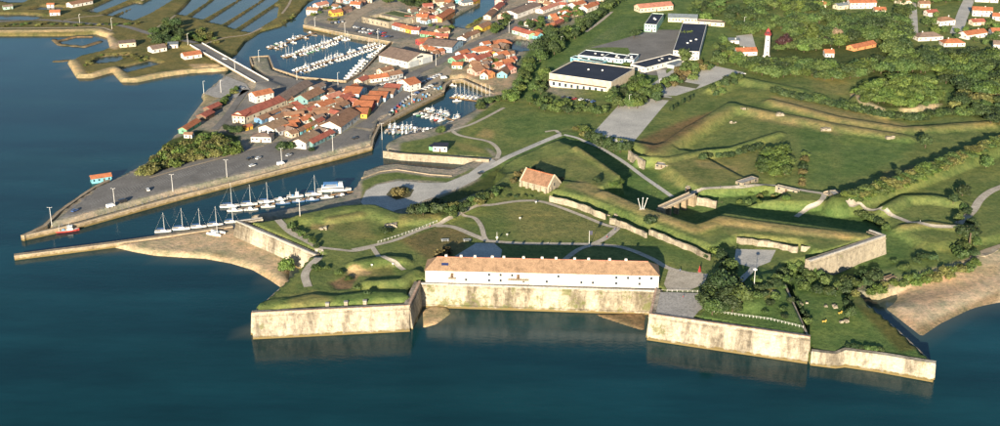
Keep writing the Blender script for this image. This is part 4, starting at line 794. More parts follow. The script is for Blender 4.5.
# grass roofed redoubt behind the marina
a, b, z0 = place((362,22.5), (389,28.5), 4, 0); Lr = float(np.hypot(*(b-a))); rr = root('redoubt', (a[0], a[1], z0), math.atan2(*(b-a)[::-1]), 'low square stone redoubt with grass on its roof behind the marina', 'redoubt')
Dr = Lr*1.15
m_ = MB(); m_.box(0, Lr, 0, 3, -1, 5.2); m_.box(0, Lr, Dr-3, Dr, -1, 5.2); m_.box(0, 3, 3, Dr-3, -1, 5.2); m_.box(Lr-3, Lr, 3, Dr-3, -1, 5.2); m_.build('outer_wall', M_STONE2, rr)
MB().box(3.02, Lr-3.02, Dr*.45, Dr*.62, 0, 4.6).build('cross_wall', M_STONE2, rr)
g_ = MB().box(3.04, Lr-3.04, 3.04, Dr*.45-.05, -1, 2.2); g_.box(3.04, Lr-3.04, Dr*.62+.05, Dr-3.04, -1, 4.9); g_.build('grass_roof', P('roof_grass', (0.075, 0.10, 0.035), scale=0.4, rough=0.95), rr)
for k_ in range(6): MB().box(Lr*(k_+.6)/6.4-.5, Lr*(k_+.6)/6.4+.5, -.06, .05, 1.6, 3.0).build('window', M_GLASS, rr)

# gymnasium
rg, L, D, h = house('large beige sports hall with flat dark roof beside the meadow', (549.2,73.4),(611.5,82),0,9.0,0,'f','stone','k',(0,0),cat='sports hall',name='sports_hall',C=(631.6,68),e=1,door=False)
MB().box(-.05, L*.93, -1.9, -.02, 4.1, 4.6).build('awning', WALL['wood'], rg)
bd = MB().box(0.5, L*.9, -.12, .05, 0, 3.9).build('white_base', WALL['white'], rg)
for k_ in range(9): MB().box(3+k_*L*.097, 5+k_*L*.097, -.2, -.1, 0.4, 3.0).build('window', M_GLASS, bd)
MB().box(L-.02, L+.08, D*.2, D*.3, 0, 3).build('door', M_DOOR, rg)
for fx, fy in ((.42, .55), (.62, .62)): MB().box(L*fx-.5, L*fx+.5, D*fy-.5, D*fy+.5, h-.3, h+.5).build('roof_vent', M_WHITE, rg)
tr = MB()
for q_ in ((-.25, L+.25, -.25, .1), (-.25, L+.25, D-.1, D+.25), (-.25, .1, .1, D-.1), (L-.1, L+.25, .1, D-.1)): tr.box(*q_, h+.003, h+.22)
tr.build('roof_edge', WALL['white'], rg)
# school blocks
def block(label, A, B, C, h, wm, win, D=0, e=1, **k):
    r_, L_, D_, h_ = house(label, A, B, D, h, 0, 'f', wm, k.pop('roofm', 'k'), win, cat='school block', name='school_block', C=C, e=e, **k)
    t_ = MB()
    for q_ in ((-.12, L_+.12, -.12, .3), (-.12, L_+.12, D_-.3, D_+.12), (-.12, .3, .3, D_-.3), (L_-.3, L_+.12, .3, D_-.3)): t_.box(*q_, h_+.003, h_+.16)
    t_.build('roof_edge', WALL['white'], r_)
    for _ in range(3): x_ = random.uniform(.2, .8)*L_; y_ = random.uniform(.2, .8)*D_; MB().box(x_-.8, x_+.8, y_-.6, y_+.6, h_-.35, h_+.5).build('roof_vent', M_METAL, r_)
    return r_, L_, D_, h_
block('long white school block with dark flat roof pointing away from the car park', (673.3,50.6),(699.4,51.9),(718,24.5),7.0,'white',(2,7))
block('low school block with pale blue front behind the sports hall', (578,55),(606,58),(582,49.5),3.6,'pale',(1,9))
block('blue fronted lower wing directly behind the sports hall roof', (570.5,57.5),(602,62.5),(574,55.5),3.2,'turq',(1,8))
block('middle dark roofed school wing between blue block and white wing', (603,57),(623,59.5),(606,52.5),3.6,'pale',(1,5))
block('small dark roofed school link wing beside the white wing', (624,59),(634,59.8),(626,53.5),3.4,'pale',(1,2))
block('white school wing with cluttered flat roof right of the sports hall', (630.5,64),(645.5,67.8),(659,51.5),4.0,'white',(1,4),D=0)
block('mint green two-storey school block with dark roof', (644.5,24.2),(656.5,24.9),(664.5,14),6.4,'mint',(2,4))
house('low cream school hall with grey blue roof behind the yard', (668,22),(697,23),12,4.0,2.2,'l','cream','s',(1,9),cat='school hall',name='school_hall')
house('long pinkish red roofed school building at the top edge', (640,13),(673,10),12,4.2,2.6,'l','cream','p',(1,9),cat='school hall',name='school_hall')
house('white covered walkway at the corner of the white school block', (667,68),(674,69),14,2.8,0.2,'m','grey','s',(0,0),cat='shelter',name='shelter',door=False)
house('round cornered house with courtyard behind the white school block', (696,25),(724,27),9,3.4,0,'f','cream','g',(1,5),cat='house',name='town_house')
tk = hit(565,18); rt_ = root('water_tank', tk, 0, 'white spherical tank above the craft quarter', 'tank'); MB().lathe([(.6,0),(1.2,1.2),(2.3,2.2),(2.8,3.6),(2.3,5.0),(1.2,5.9),(.1,6.2)], 16).build('tank_shell', M_WHITE, rt_, True); MB().tube((0,0,6.1),(0,0,7.2),.08).build('vent_pipe', M_METAL, rt_)

# ------------------------------------------------------------ the arsenal barracks on the curtain
a = U(424.5,286.6,11); b = U(659,292.2,11); L = float(np.hypot(*(b-a))); ang = math.atan2(b[1]-a[1], b[0]-a[0]); nrm = np.array([-math.sin(ang), math.cos(ang)]); a = a+nrm*4.6; b = b+nrm*4.6
D = 12.5; h = 6.4; rise = 4.4; ra = root('barracks', (a[0], a[1], 11.05), ang, 'very long white barracks with salmon tiled roof on the sea wall', 'barracks')
MB().add([(0,0,-1),(L,0,-1),(L,D,-1),(0,D,-1),(0,0,h),(L,0,h),(L,D,h),(0,D,h)], [(0,1,5,4),(1,2,6,5),(2,3,7,6),(3,0,4,7)]).build('wall', WALL['white'], ra)
o = .5; hp = 5.0
rf = MB().add([(-o,-o,h-.1),(L+o,-o,h-.1),(L+o,D+o,h-.1),(-o,D+o,h-.1),(hp,D/2,h+rise),(L-hp,D/2,h+rise)], [(0,1,5,4),(1,2,5),(2,3,4,5),(3,0,4),(3,2,1,0)]).build('roof', M_TILE_A, ra)
MB().box(hp, L-hp, D/2-.25, D/2+.25, h+rise-.08, h+rise+.14).build('ridge_tiles', M_TILE_P, rf)
for f_ in (.085,.15,.21,.285,.335,.42,.50,.56,.64,.70,.79,.86): MB().box(L*f_-.6, L*f_+.6, D/2-.1, D/2+.9, h+rise-1.5, h+rise+1.0).build('chimney', WALL['white'], rf)
MB().add([(L*.068,D*.13,h+rise*.26+.15),(L*.098,D*.13,h+rise*.26+.15),(L*.098,D*.27,h+rise*.54+.15),(L*.068,D*.27,h+rise*.54+.15),(L*.068,D*.13,h+rise*.26),(L*.098,D*.13,h+rise*.26),(L*.098,D*.27,h+rise*.54),(L*.068,D*.27,h+rise*.54)], [(0,1,2,3),(7,6,5,4),(0,4,5,1),(1,5,6,2),(2,6,7,3),(3,7,4,0)]).build('solar_panel', plain('solar_glass', (0.02,0.035,0.11), 0.2, 0.5, 0.05), rf)
for k_ in range(20):
    x_ = L*(k_+.55)/20.2
    for zc in (2.0, 4.9):
        if abs(x_/L-.385) < .03 and zc < 3: continue
        wo = MB().box(x_-.55, x_+.55, -.05, .04, zc-.6, zc+.6).build('window', M_GLASS if random.random() < .45 else P('grey_shutter', (0.30,0.32,0.33)), ra); MB().box(x_-.75, x_+.75, -.12, .0, zc-.78, zc-.62).build('sill', M_PAVE, wo)
for f_ in (.0, .145, .29, .445, .6, .745, .88, .997): MB().tube((L*f_,-.12,0),(L*f_,-.12,h),.09).build('downpipe', P('zinc', (0.35,0.36,0.37)), ra)
for f_, w_ in ((.115, 3.2), (.40, 9.5)):
    x_ = L*f_; dk = MB().box(x_-w_/2, x_+w_/2, -2.2, -.05, 2.9, 3.1); dr = MB().box(x_-.7, x_+.7, -.1, .04, 3.1, 5.3).build('door', M_DOOR, ra)
    do = dk.build('balcony', WALL['stone'], ra); bl = MB()
    for s_ in np.linspace(-w_/2+.1, w_/2-.1, max(3, int(w_))): bl.tube((x_+s_,-2.1,0),(x_+s_,-2.1,4.1),.09,n=4)
    bl.box(x_-w_/2, x_+w_/2, -2.15, -2.05, 4.0, 4.1); bl.build('balcony_railing', WALL['wood'], do)
MB().box(L+.02, L+.12, D*.35, D*.6, 0, 2.8).build('end_door', WALL['red'], ra)

# chapel-like powder magazine with buttresses
a = hit(520.5,185.5)[:2]; b = hit(548.5,193.2)[:2]; L = float(np.hypot(*(b-a))); D = 11; h = 3.6; z0 = 11.45; ang = math.atan2(b[1]-a[1], b[0]-a[0]); rp = root('powder_magazine', (a[0], a[1], z0), ang, 'stone powder magazine with steep brown roof and buttresses on the lawn', 'magazine')
MB().add([(0,0,-1),(L,0,-1),(L,D,-1),(0,D,-1),(0,0,h),(L,0,h),(L,D,h),(0,D,h),(0,D/2,h+5.2),(L,D/2,h+5.2)], [(0,1,5,4),(1,2,6,9,5),(2,3,7,6),(3,0,4,8,7)]).build('wall', M_STONE2, rp)
R_ = MB(); slab(R_, [(.35,-.5,h-.2),(L-.35,-.5,h-.2),(L-.35,D/2,h+5.35),(.35,D/2,h+5.35)], .25); slab(R_, [(.35,D+.5,h-.2),(L-.35,D+.5,h-.2),(L-.35,D/2,h+5.35),(.35,D/2,h+5.35)], .25); rf = R_.build('roof', M_TILE_B, rp); MB().box(.2, L-.2, D/2-.35, D/2+.35, h+5.1, h+5.5).build('ridge_tiles', M_TILE_O, rf)
for k_ in range(5):
    x_ = (k_+.25)*L/4.6; MB().add([(x_-.7,-1.7,-1),(x_+.7,-1.7,-1),(x_+.7,.1,-1),(x_-.7,.1,-1),(x_-.7,-1.5,2.2),(x_+.7,-1.5,2.2),(x_+.7,.1,3.3),(x_-.7,.1,3.3)], [(0,1,5,4),(1,2,6,5),(2,3,7,6),(3,0,4,7),(4,5,6,7)]).build('buttress', M_STONE2, rp)
MB().box(L-.02, L+.06, D/2-.5, D/2+.5, 2.6, 4.6).build('window', M_GLASS, rp); MB().box(L-.02, L+.5, 1.4, 2.6, -.5, 3).build('buttress', M_STONE2, rp)
for s_ in (0, L): MB().add([(s_-.4,-.6,h-.3),(s_+.4,-.6,h-.3),(s_+.4,D/2,h+5.8),(s_-.4,D/2,h+5.8),(s_-.4,-.6,h-1.2),(s_+.4,-.6,h-1.2),(s_+.4,D/2,h+5),(s_-.4,D/2,h+5),(s_-.4,D+.6,h-.3),(s_+.4,D+.6,h-.3),(s_-.4,D+.6,h-1.2),(s_+.4,D+.6,h-1.2)], [(0,1,2,3),(5,4,7,6),(4,0,3,7),(1,5,6,2),(0,4,5,1),(2,9,8,3),(10,11,6,7),(3,8,10,7),(9,2,6,11),(8,9,11,10)]).build('gable_coping', WALL['stone'], rp)

# lighthouse
p = hit(766.3,57); rl = root('lighthouse', p, 0, 'white tapered lighthouse with red lantern beyond the meadow', 'lighthouse')
MB().lathe([(3.0,-1),(3.0,1.2),(2.35,1.3),(1.85,17.5)], 20).build('tower', WALL['white'], rl, True); MB().lathe([(1.9,17.5),(2.8,18.0),(2.8,18.5),(1.5,18.55)], 20).build('gallery', WALL['red'], rl)
lt = MB().lathe([(1.45,18.5),(1.45,21.0)], 12).build('lantern', M_GLASS, rl); MB().lathe([(1.75,20.9),(1.5,21.8),(.8,22.6),(.15,23.1),(.1,24.2)], 16).build('dome', WALL['red'], lt, True)
for k_ in range(8): t_ = k_*math.pi/4; MB().tube((1.5*math.cos(t_),1.5*math.sin(t_),18.5),(1.5*math.cos(t_),1.5*math.sin(t_),21),.1,n=4).build('glazing_bar', WALL['red'], lt)
rg2 = MB()
for k_ in range(16): t_ = k_*math.pi/8; rg2.tube((2.7*math.cos(t_),2.7*math.sin(t_),18.5),(2.7*math.cos(t_),2.7*math.sin(t_),19.5),.05,n=4)
rg2.lathe([(2.73,19.45),(2.73,19.55)], 16); rg2.build('railing', WALL['red'], rl)
for zc in (4, 9, 14): MB().box(-.4, .4, -2.4, -1.7, zc-.6, zc+.6).build('window', M_GLASS, rl)
MB().box(-.6, .6, -3.05, -2.3, 0, 2.1).build('door', M_DOOR, rl)

# ------------------------------------------------------------ bridges
def bridge(label, A, B, z, wd, mat, rail=1.1, dz=0.9, name='road_bridge', piers=2, railm=None):
    a = U(*A, z); b = U(*B, z); L = float(np.hypot(*(b-a))); r = root(name, (a[0], a[1], 0), math.atan2(b[1]-a[1], b[0]-a[0]), label, 'bridge')
    MB().box(0, L, -wd/2, wd/2, z-dz, z).build('deck', M_CONC, r); MB().box(0, L, -wd/2+1.3, wd/2-1.3, z+.003, z+.05).build('carriageway', mat, r)
    for s_ in (-1, 1):
        pr = MB()
        for x_ in np.arange(0.1, L, 2.5): pr.box(x_-.06, x_+.06, s_*(wd/2-.2)-.06, s_*(wd/2-.2)+.06, z, z+rail)
        pr.box(0, L, s_*(wd/2-.2)-.08, s_*(wd/2-.2)+.08, z+rail-.16, z+rail); pr.box(0, L, s_*(wd/2-.2)-.05, s_*(wd/2-.2)+.05, z+.15, z+.7); pr.build('railing', railm or M_WHITE, r)
    for k_ in range(piers): x_ = L*(k_+1)/(piers+1); MB().box(x_-.6, x_+.6, -wd/2+.6, wd/2-.6, -3.4, z-dz).build('pier', M_QUAY, r)
    for x_ in (0, L): MB().box(x_-1.2, x_+1.2, -wd/2-.3, wd/2+.3, -3, z-dz+.1).build('abutment', M_QUAY, r)
    return r
bridge('road bridge with white railings across the marina entrance', (196,44.5), (262,82), 4.2, 11, M_ASPH)
bridge('footbridge crossing the dark citadel ditch', (661,208), (692,194), 10.2, 4.2, M_PATH, 1.0, .7, 'footbridge', 3, WALL['stone'])
bridge('small stone bridge over the ditch by the bushy rampart end', (826,194), (838,191), 9.0, 4.0, M_PATH, .9, .7, 'footbridge', 0, WALL['stone'])
bridge('narrow plank footbridge over the right hand ditch near the beach', (884,279), (893,276), 4.6, 2.2, M_PATH, .8, .3, 'footbridge', 0, WALL['wood'])
# ravelin gate house ruin with pale walls
for lb, A, B, D_, h_ in (('pale stone gate block across the path in the outer works', (742,186), (758,183), 5, 2.4), ('low colonnaded stone ruin under the path in the outer works', (775,192), (797,193), 3, 2.6), ('small stone guard hut by the right stone bridge', (828,198), (836,197.5), 4, 2.2), ('small stone hut at the footbridge landing', (685,192), (690,191), 3, 2.6), ('ruined stone casemate block beside the ditch car park', (655,170), (668,166), 5, 2.0)):
    r_, L_, D2, h2 = house(lb, A, B, D_, h_, 0, 'f', M_STONE2, M_PAVE, (1, 3), cat='ruin', name='stone_ruin', door=True)
house('green and white cabin on the grassy jetty', (433,151.5), (447,152), 6, 3.4, .5, 'm', 'white', 'k', (1, 3), cat='cabin', name='cabin')
house('dark tented awning beside the green white cabin', (429,150), (433,151), 5, 2.6, .4, 'm', 'green', 'k', (0, 0), cat='shelter', name='shelter', door=False)

# small huts packed into the gaps of the town blocks
STREETS = [[(352,84),(372,88),(396,82),(420,71),(436,64),(452,55),(470,46),(492,37),(506,30),(520,24)], [(410,72),(414,80),(402,93),(392,104),(378,118),(362,128)], [(344,28),(352,18),(366,10),(384,2)], [(520,22),(545,18),(570,10),(590,0)], [(346,88),(340,95)]]
SP = [np.array([U(x, y, 2.6) for x, y in dens([np.array(p, float) for p in s_], 2.0)]) for s_ in STREETS]
for where, poly, n_ in (('in the hut quarter', [(264,117),(300,99),(345,94),(358,94),(352,112),(333,128),(300,140),(274,136)], 22), ('behind the marina car park', [(395,18),(418,8),(450,2),(452,14),(440,24),(420,26),(398,24)], 12), ('on the marina spit', [(318,21),(345,12),(372,0),(345,0),(330,8)], 6), ('in the craft village', [(454,66),(470,52),(496,46),(512,60),(512,74),(490,74),(466,72)], 12), ('at the top of the town', [(506,14),(530,0),(600,-4),(596,8),(560,26),(530,26)], 14), ('behind the boatyard hangar', [(418,48),(440,52),(448,58),(436,60)], 5)):
    P_ = np.array(poly, float); x0, y0 = P_.min(0); x1, y1 = P_.max(0); got = []
    for _ in range(700):
        if len(got) >= n_: break
        x = random.uniform(x0, x1); y = random.uniform(y0, y1); ins = False
        for k in range(len(P_)):
            p_ = P_[k]; q_ = P_[(k+1) % len(P_)]
            if (p_[1] > y) != (q_[1] > y) and x < (q_[0]-p_[0])*(y-p_[1])/(q_[1]-p_[1])+p_[0]: ins = not ins
        if not ins: continue
        w0 = hit(x, y)
        if w0[2] < 1.5: continue
        ln = random.uniform(5.5, 9.5); an = random.choice((.85, .85, -.72, .7)) if where != 'at the top of the town' else random.choice((.6, -.5)); dp = random.uniform(5, 7); dv = np.array([math.cos(an), math.sin(an)]); cen = w0[:2]+dv*ln/2+np.array([-dv[1], dv[0]])*dp/2; rad = (ln+dp)/4
        if any(np.hypot(*(cen-f_[0])) < (rad+f_[1])*.92 for f_ in FOOT) or any(np.hypot(*(s_-cen).T).min() < rad+4.5 for s_ in SP): continue
        if T(*(w0[:2]+dv*ln)) < 1.5 or T(*(cen*2-w0[:2])) < 1.5: continue
        # back to measured corners of the front
        def px_of(w, z): d = np.array([w[0], w[1], z-HC]); f_ = d[1]*ct-d[2]*st; return (500+FPX*d[0]/f_, 213+FPX*(-d[2]*ct-d[1]*st)/f_)
        A_ = px_of(w0[:2], w0[2]); B_ = px_of(w0[:2]+dv*ln, w0[2]); wl, wn_ = random.choice((('white','white'),('cream','cream'),('pale','bluish'),('grey','grey'),('wood','timber'),('white','white'),('mint','mint'),('pink','pinkish'))); rf_, rn_ = random.choice((('b','brown'),('o','orange'),('r','red'),('b','brown'),('g','grey brown')))
        r_, *_ = house('x', A_, B_, dp, random.uniform(2.5, 3.4), random.uniform(1.4, 2.1), 'l', wl, rf_, (1, 2), cat='hut', name='hut', group='infill huts '+where); got.append((A_[0], r_, wn_, rn_))
    for k, (_, r_, wn_, rn_) in enumerate(sorted(got, key=lambda t_: t_[0])): r_['label'] = 'infill hut %s, %s with %s roof, %s' % (where, wn_, rn_, 'leftmost' if k == 0 else '%d%s from left' % (k+1, {2: 'nd', 3: 'rd', 22: 'nd'}.get(k+1, 'st' if k+1 == 21 else 'th')))
# ------------------------------------------------------------ trees and bushes
def crown_mesh(kind, seed, nleaf):
    rg = np.random.default_rng(seed); lobes = []
    if kind == 'round':
        for k in range(7): t = rg.uniform(0, 2*math.pi); r_ = rg.uniform(.1, .3); lobes.append((r_*math.cos(t), r_*math.sin(t), rg.uniform(.30, .74), rg.uniform(.18, .28), rg.uniform(.17, .24)))
        lobes.append((0, 0, .48, .34, .40))
    elif kind == 'wide':
        for k in range(9): t = rg.uniform(0, 2*math.pi); r_ = rg.uniform(.15, .5); lobes.append((r_*math.cos(t), r_*math.sin(t), rg.uniform(.28, .70), rg.uniform(.20, .32), rg.uniform(.18, .26)))
        lobes.append((0, 0, .5, .42, .40))
    elif kind == 'bush':
        for k in range(7): t = rg.uniform(0, 2*math.pi); r_ = rg.uniform(.1, .55); lobes.append((r_*math.cos(t), r_*math.sin(t), rg.uniform(.18, .60), rg.uniform(.24, .40), rg.uniform(.2, .34)))
        lobes.append((0, 0, .36, .5, .42))
    elif kind == 'column':
        for k in range(9): z = .1+.095*k; r_ = .13*math.sin(math.pi*min(.98, .12+.1*k))+.03; lobes.append((rg.uniform(-.02, .02), rg.uniform(-.02, .02), z, r_, .11))
    elif kind == 'pine':
        for k in range(6): t = rg.uniform(0, 2*math.pi); r_ = rg.uniform(.05, .3); lobes.append((r_*math.cos(t), r_*math.sin(t), rg.uniform(.74, .88), rg.uniform(.18, .28), rg.uniform(.07, .12)))
    V = []; Fc = []; ws = np.array([l[3]*l[3] for l in lobes]); ws /= ws.sum()
    lw = dict(round=.05, wide=.05, bush=.075, column=.035, pine=.05)[kind]
    for l in lobes:   # dark inner mass
        n0 = len(V); s_ = .72
        for zz, rr in ((-1, .0), (-.55, .8), (.2, .98), (.75, .62), (1, 0)):
            for k in range(6): t = k*math.pi/3+zz; V.append((l[0]+l[3]*s_*rr*math.cos(t), l[1]+l[3]*s_*rr*math.sin(t), l[2]+l[4]*s_*zz))
        for r_ in range(4):
            for k in range(6): a = n0+r_*6+k; b = n0+r_*6+(k+1) % 6; Fc.append((a, b, b+6, a+6))
    for i in range(nleaf):
        l = lobes[rg.choice(len(lobes), p=ws)]; d = rg.normal(size=3); d /= np.linalg.norm(d)
        if d[2] < -.3: d[2] *= -.6
        f = rg.uniform(.72, 1.05) if rg.random() < .7 else rg.uniform(1.05, 1.32); c = np.array([l[0]+d[0]*l[3]*f, l[1]+d[1]*l[3]*f, max(.03, l[2]+d[2]*l[4]*f)])
        nn = d+rg.normal(size=3)*.55; nn /= np.linalg.norm(nn); u = np.cross(nn, rg.normal(size=3)); u /= np.linalg.norm(u); v = np.cross(nn, u); s_ = lw*rg.uniform(.6, 1.3)
        n0 = len(V); V += [tuple(c-u*s_-v*s_*.7), tuple(c+u*s_-v*s_*.5), tuple(c+u*s_*.8+v*s_*.8), tuple(c-u*s_*.7+v*s_*.7)]; Fc.append((n0, n0+1, n0+2, n0+3))
    me = bpy.data.meshes.new('crown'); me.from_pydata(V, [], Fc); me.update(); return me
def trunk_mesh(kind, seed):
    rg = random.Random(seed); m = MB(); tz = dict(round=.2, wide=.2, bush=.1, column=.12, pine=.72)[kind]
    m.tube((0,0,-.08), (rg.uniform(-.02,.02), rg.uniform(-.02,.02), tz), .035, .022, 6)
    for k in range(4): t = k*math.pi/2+rg.random(); m.tube((0,0,tz*.8), (.2*math.cos(t), .2*math.sin(t), tz+.2), .018, .008, 4)
    me = bpy.data.meshes.new('trunk'); me.from_pydata(m.v, [], m.f); me.materials.append(M_BARK); return me
LEAF = dict(mid=mat_leaf('leaf_mid', (0.066,0.098,0.028), (0.115,0.150,0.042), (0.034,0.056,0.017)), dark=mat_leaf('leaf_dark', (0.038,0.060,0.022), (0.066,0.092,0.032), (0.020,0.034,0.013)),
            olive=mat_leaf('leaf_olive', (0.125,0.125,0.040), (0.200,0.180,0.058), (0.070,0.072,0.024)), lime=mat_leaf('leaf_lime', (0.084,0.120,0.027), (0.140,0.175,0.040), (0.045,0.070,0.018)),
            purple=mat_leaf('leaf_purple', (0.045,0.020,0.024), (0.075,0.032,0.036), (0.022,0.012,0.015)), pale=mat_leaf('leaf_pale', (0.26,0.19,0.12), (0.36,0.27,0.18), (0.15,0.11,0.07)), rust=mat_leaf('leaf_rust', (0.105,0.085,0.034), (0.16,0.125,0.048), (0.06,0.048,0.02)))
CM = {}; TM = {}
def get_crown(kind, leaf, v):
    key = (kind, leaf, v)
    if key not in CM:
        base = CM.get((kind, None, v))
        if base is None: base = CM[(kind, None, v)] = crown_mesh(kind, 11*v+hash_k(kind), dict(round=900, wide=1000, bush=600, column=700, pine=520)[kind])
        me = base.copy(); me.materials.append(LEAF[leaf]); CM[key] = me
    if (kind, v) not in TM: TM[(kind, v)] = trunk_mesh(kind, v)
    return CM[key], TM[(kind, v)]
def hash_k(k): return sum(map(ord, k))
KN = dict(round='broadleaf_tree', wide='spreading_tree', bush='bush', column='poplar_tree', pine='pine_tree'); NT = 0; TREES = []
def tree(px, py, h, kind, leaf, label, group=None, w=1.0, world=None):
    global NT; NT += 1
    p = world if world is not None else hit(px, py)
    if p[2] < 0.35: return
    cr, tk = get_crown(kind, leaf, random.randrange(5)); nm = KN[kind]
    nm = {'purple': 'plum_tree', 'pale': 'bare_tree', 'dark': 'evergreen_oak'}.get(leaf, nm) if kind in ('round', 'wide') else nm
    if kind == 'bush': nm = 'hedge_bush' if 'hedge' in label else 'tamarisk_bush' if 'tamarisk' in label else {'dark': 'evergreen_shrub', 'olive': 'scrub_bush'}.get(leaf, 'bush')
    r = root(nm, (p[0], p[1], p[2]-.1), random.uniform(0, 6.28), label, 'bush' if kind == 'bush' else 'tree', group); TREES.append((p[0]/(p[1]+1), r)); s_ = h*random.uniform(.94, 1.06); r.scale = (s_*w, s_*w*random.uniform(.9, 1.1), s_)
    link_mesh('trunk', tk, r); link_mesh('crown', cr, r)
def grove(label, poly, spacing, hr, mix, group, w=1.0, maxn=60):
    """scatter trees whose crowns fill an outline seen from the air"""
    P_ = np.array(poly, float); x0, y0 = P_.min(0); x1, y1 = P_.max(0); got = []; tries = 0
    while len(got) < maxn and tries < 900:
        tries += 1; x = random.uniform(x0, x1); y = random.uniform(y0, y1); ins = False
        for k in range(len(P_)):
            a = P_[k]; b = P_[(k+1) % len(P_)]
            if (a[1] > y) != (b[1] > y) and x < (b[0]-a[0])*(y-a[1])/(b[1]-a[1])+a[0]: ins = not ins
        if not ins: continue
        h = random.uniform(*hr); p = hit(x, y+.40*h*scale_at(y)*.93)
        if any((p[0]-g[0])**2+(p[1]-g[1])**2 < spacing**2 for g in got): continue
        got.append(p); kind, leaf = random.choice(mix); tree(0, 0, h, kind, leaf, label, group, w, world=p)
def row(label, pts, n, hr, mix, group, w=1.0, jit=1.0, ):
    L = np.array(dens([np.array(p, float) for p in pts], 1.0))
    for k in range(n):
        q_ = L[int((k+.5)/n*(len(L)-1))]; kind, leaf = random.choice(mix); tree(q_[0]+random.uniform(-jit, jit), q_[1]+random.uniform(-jit, jit)*.5, random.uniform(*hr), kind, leaf, label, group, w)
def one(label, x, y, h, kind, leaf, w=1.0): tree(x, y, h, kind, leaf, label, None, w)
MIX = [('round','mid'),('wide','mid'),('round','dark'),('wide','lime'),('round','mid')]; DKM = [('round','dark'),('wide','dark'),('round','mid')]; BM = [('bush','mid'),('bush','lime'),('bush','olive')]; BD = [('bush','dark'),('bush','mid')]; OL = [('bush','olive'),('bush','olive'),('bush','lime')]
# citadel
grove('olive tamarisk bush in the thicket beside the parking quay', [(140,172),(165,151),(185,142),(215,136),(236,143),(241,150),(205,156),(168,165),(142,175)], 3.6, (4.5,6.5), OL, 'tamarisk thicket by the quay', 1.1, 80)
grove('dark spreading tree in the clump right of the barracks', [(704,304),(704,288),(716,280),(735,282),(742,298),(738,308),(715,309)], 6, (8,11), DKM, 'tree clump right of the barracks', 1.0, 14)
one('round tree above the clump, beside the barracks yard', 728,273,9,'round','mid',1.1); one('small bright shrub at the end of the revetment wall', 714,254,4,'bush','lime',1.2); one('shrub beside the yard path below the revetment', 708,258,3,'bush','dark',1.2)
one('tall shade tree at the corner of the gravel yard', 722,262,7,'round','dark',1)
grove('bush on the right bastion under the grey stone wall', [(797,276),(812,268),(832,282),(852,279),(850,290),(826,292),(806,290)], 4.5, (4,6), [('bush','mid'),('bush','dark'),('round','mid')], 'bushes under the grey stone wall', 1.0, 12)
grove('bush at the foot of the grey bastion wall', [(842,284),(856,276),(876,268),(882,271),(870,284),(850,290)], 4.5, (4,6.5), BD+[('round','dark')], 'bushes at the foot of the bastion wall', 1.0, 14)
grove('yellow green bush edging the right beach', [(850,294),(880,285),(912,276),(950,268),(976,262),(972,270),(930,280),(890,290)], 3.6, (3,4.8), [('bush','lime'),('bush','olive'),('bush','mid')], 'bushes edging the right beach', 1.1, 40)
grove('dark shrub between the right bastion and the outer lawn', [(786,288),(792,286),(806,312),(811,330),(807,332),(796,312)], 4.5, (3,5), BD, 'shrubs below the right bastion flank', .8, 9)
one('upright dark tree on the outer lawn', 849,319,6.5,'round','dark',.9); one('smaller dark tree behind the outer lawn tree', 846,309,5,'round','dark',.9)
row('low bush behind the outer lawn sea wall', [(844,347),(862,349),(885,351)], 6, (1.6,2.4), BD, 'bushes behind the outer sea wall', 1.3)
row('bush growing on the mound of the right bastion', [(757,288),(764,296),(770,283),(783,290),(789,278)], 7, (2,3.6), BD, 'bushes on the bastion mound', 1.2)
grove('shrub on the grassy crest behind the turning loop', [(441,214),(452,204),(470,200),(487,192),(499,186),(500,192),(480,203),(458,214)], 3.4, (2.8,4.6), [('bush','dark'),('bush','mid'),('bush','olive')], 'shrubs on the crest', 1.1, 26)
grove('dark tree in the shade behind the turning loop', [(412,210),(426,207),(440,202),(443,206),(428,213)], 5, (5,7), [('round','dark'),('bush','dark')], 'trees behind the turning loop', 1.0, 8)
one('rusty olive tree on the island of the turning loop', 398,196,6,'bush','rust',1.2); one('second small olive bush on the turning loop island', 405,193,3.5,'bush','olive',1.2)
row('shrub beside the stone powder magazine', [(513,186),(517,176),(530,171),(552,177),(562,184)], 8, (2,3.6), [('bush','dark'),('bush','rust')], 'shrubs round the powder magazine', 1.1, 2)
row('shrub below the stone powder magazine', [(505,196),(515,197),(535,199)], 4, (1.6,2.6), BD, 'shrubs below the powder magazine', 1.1, 2)
one('round tree on the corner of the beach wall', 264,221,6.5,'round','mid',1.2); one('large yellow green bush against the beach wall', 286,272,9,'round','lime',1.15); one('second bush against the beach wall near the path', 294,271,6,'bush','lime',1.1); one('darker bush at the end of the beach wall', 300,268,5,'bush','mid',1.0)
row('dark shrub beside the left citadel path', [(290,226),(300,234),(310,242),(318,250)], 6, (2.4,4), BD, 'shrubs by the left citadel path', 1.1)
row('shrub on the left bastion bank', [(309,270),(330,268),(352,284),(376,296)], 6, (1.8,3.2), BD, 'shrubs on the left bastion', 1.2, 3)
one('dark bush on the lawn beside the channel rampart', 385,233,3.6,'bush','dark',1.4); one('rusty climber bush at the left end of the barracks', 440,260,6,'bush','rust',1.0); one('second rusty bush at the left end of the barracks', 446,254,5,'bush','rust',.9); one('third bush at the left end of the barracks, nearest the roof', 434,264,4.5,'bush','dark',.9)
one('rusty bush beside the passage ruin on the rampart', 650,224,5,'bush','dark',1.0); one('bright green hedge patch inside the ditch corner', 612,185,2.6,'bush','lime',2.2); one('second bright hedge patch inside the ditch corner', 619,183,2.4,'bush','lime',2.0); one('dark tree at the ditch end of the rampart', 597,184,5,'round','dark',1)
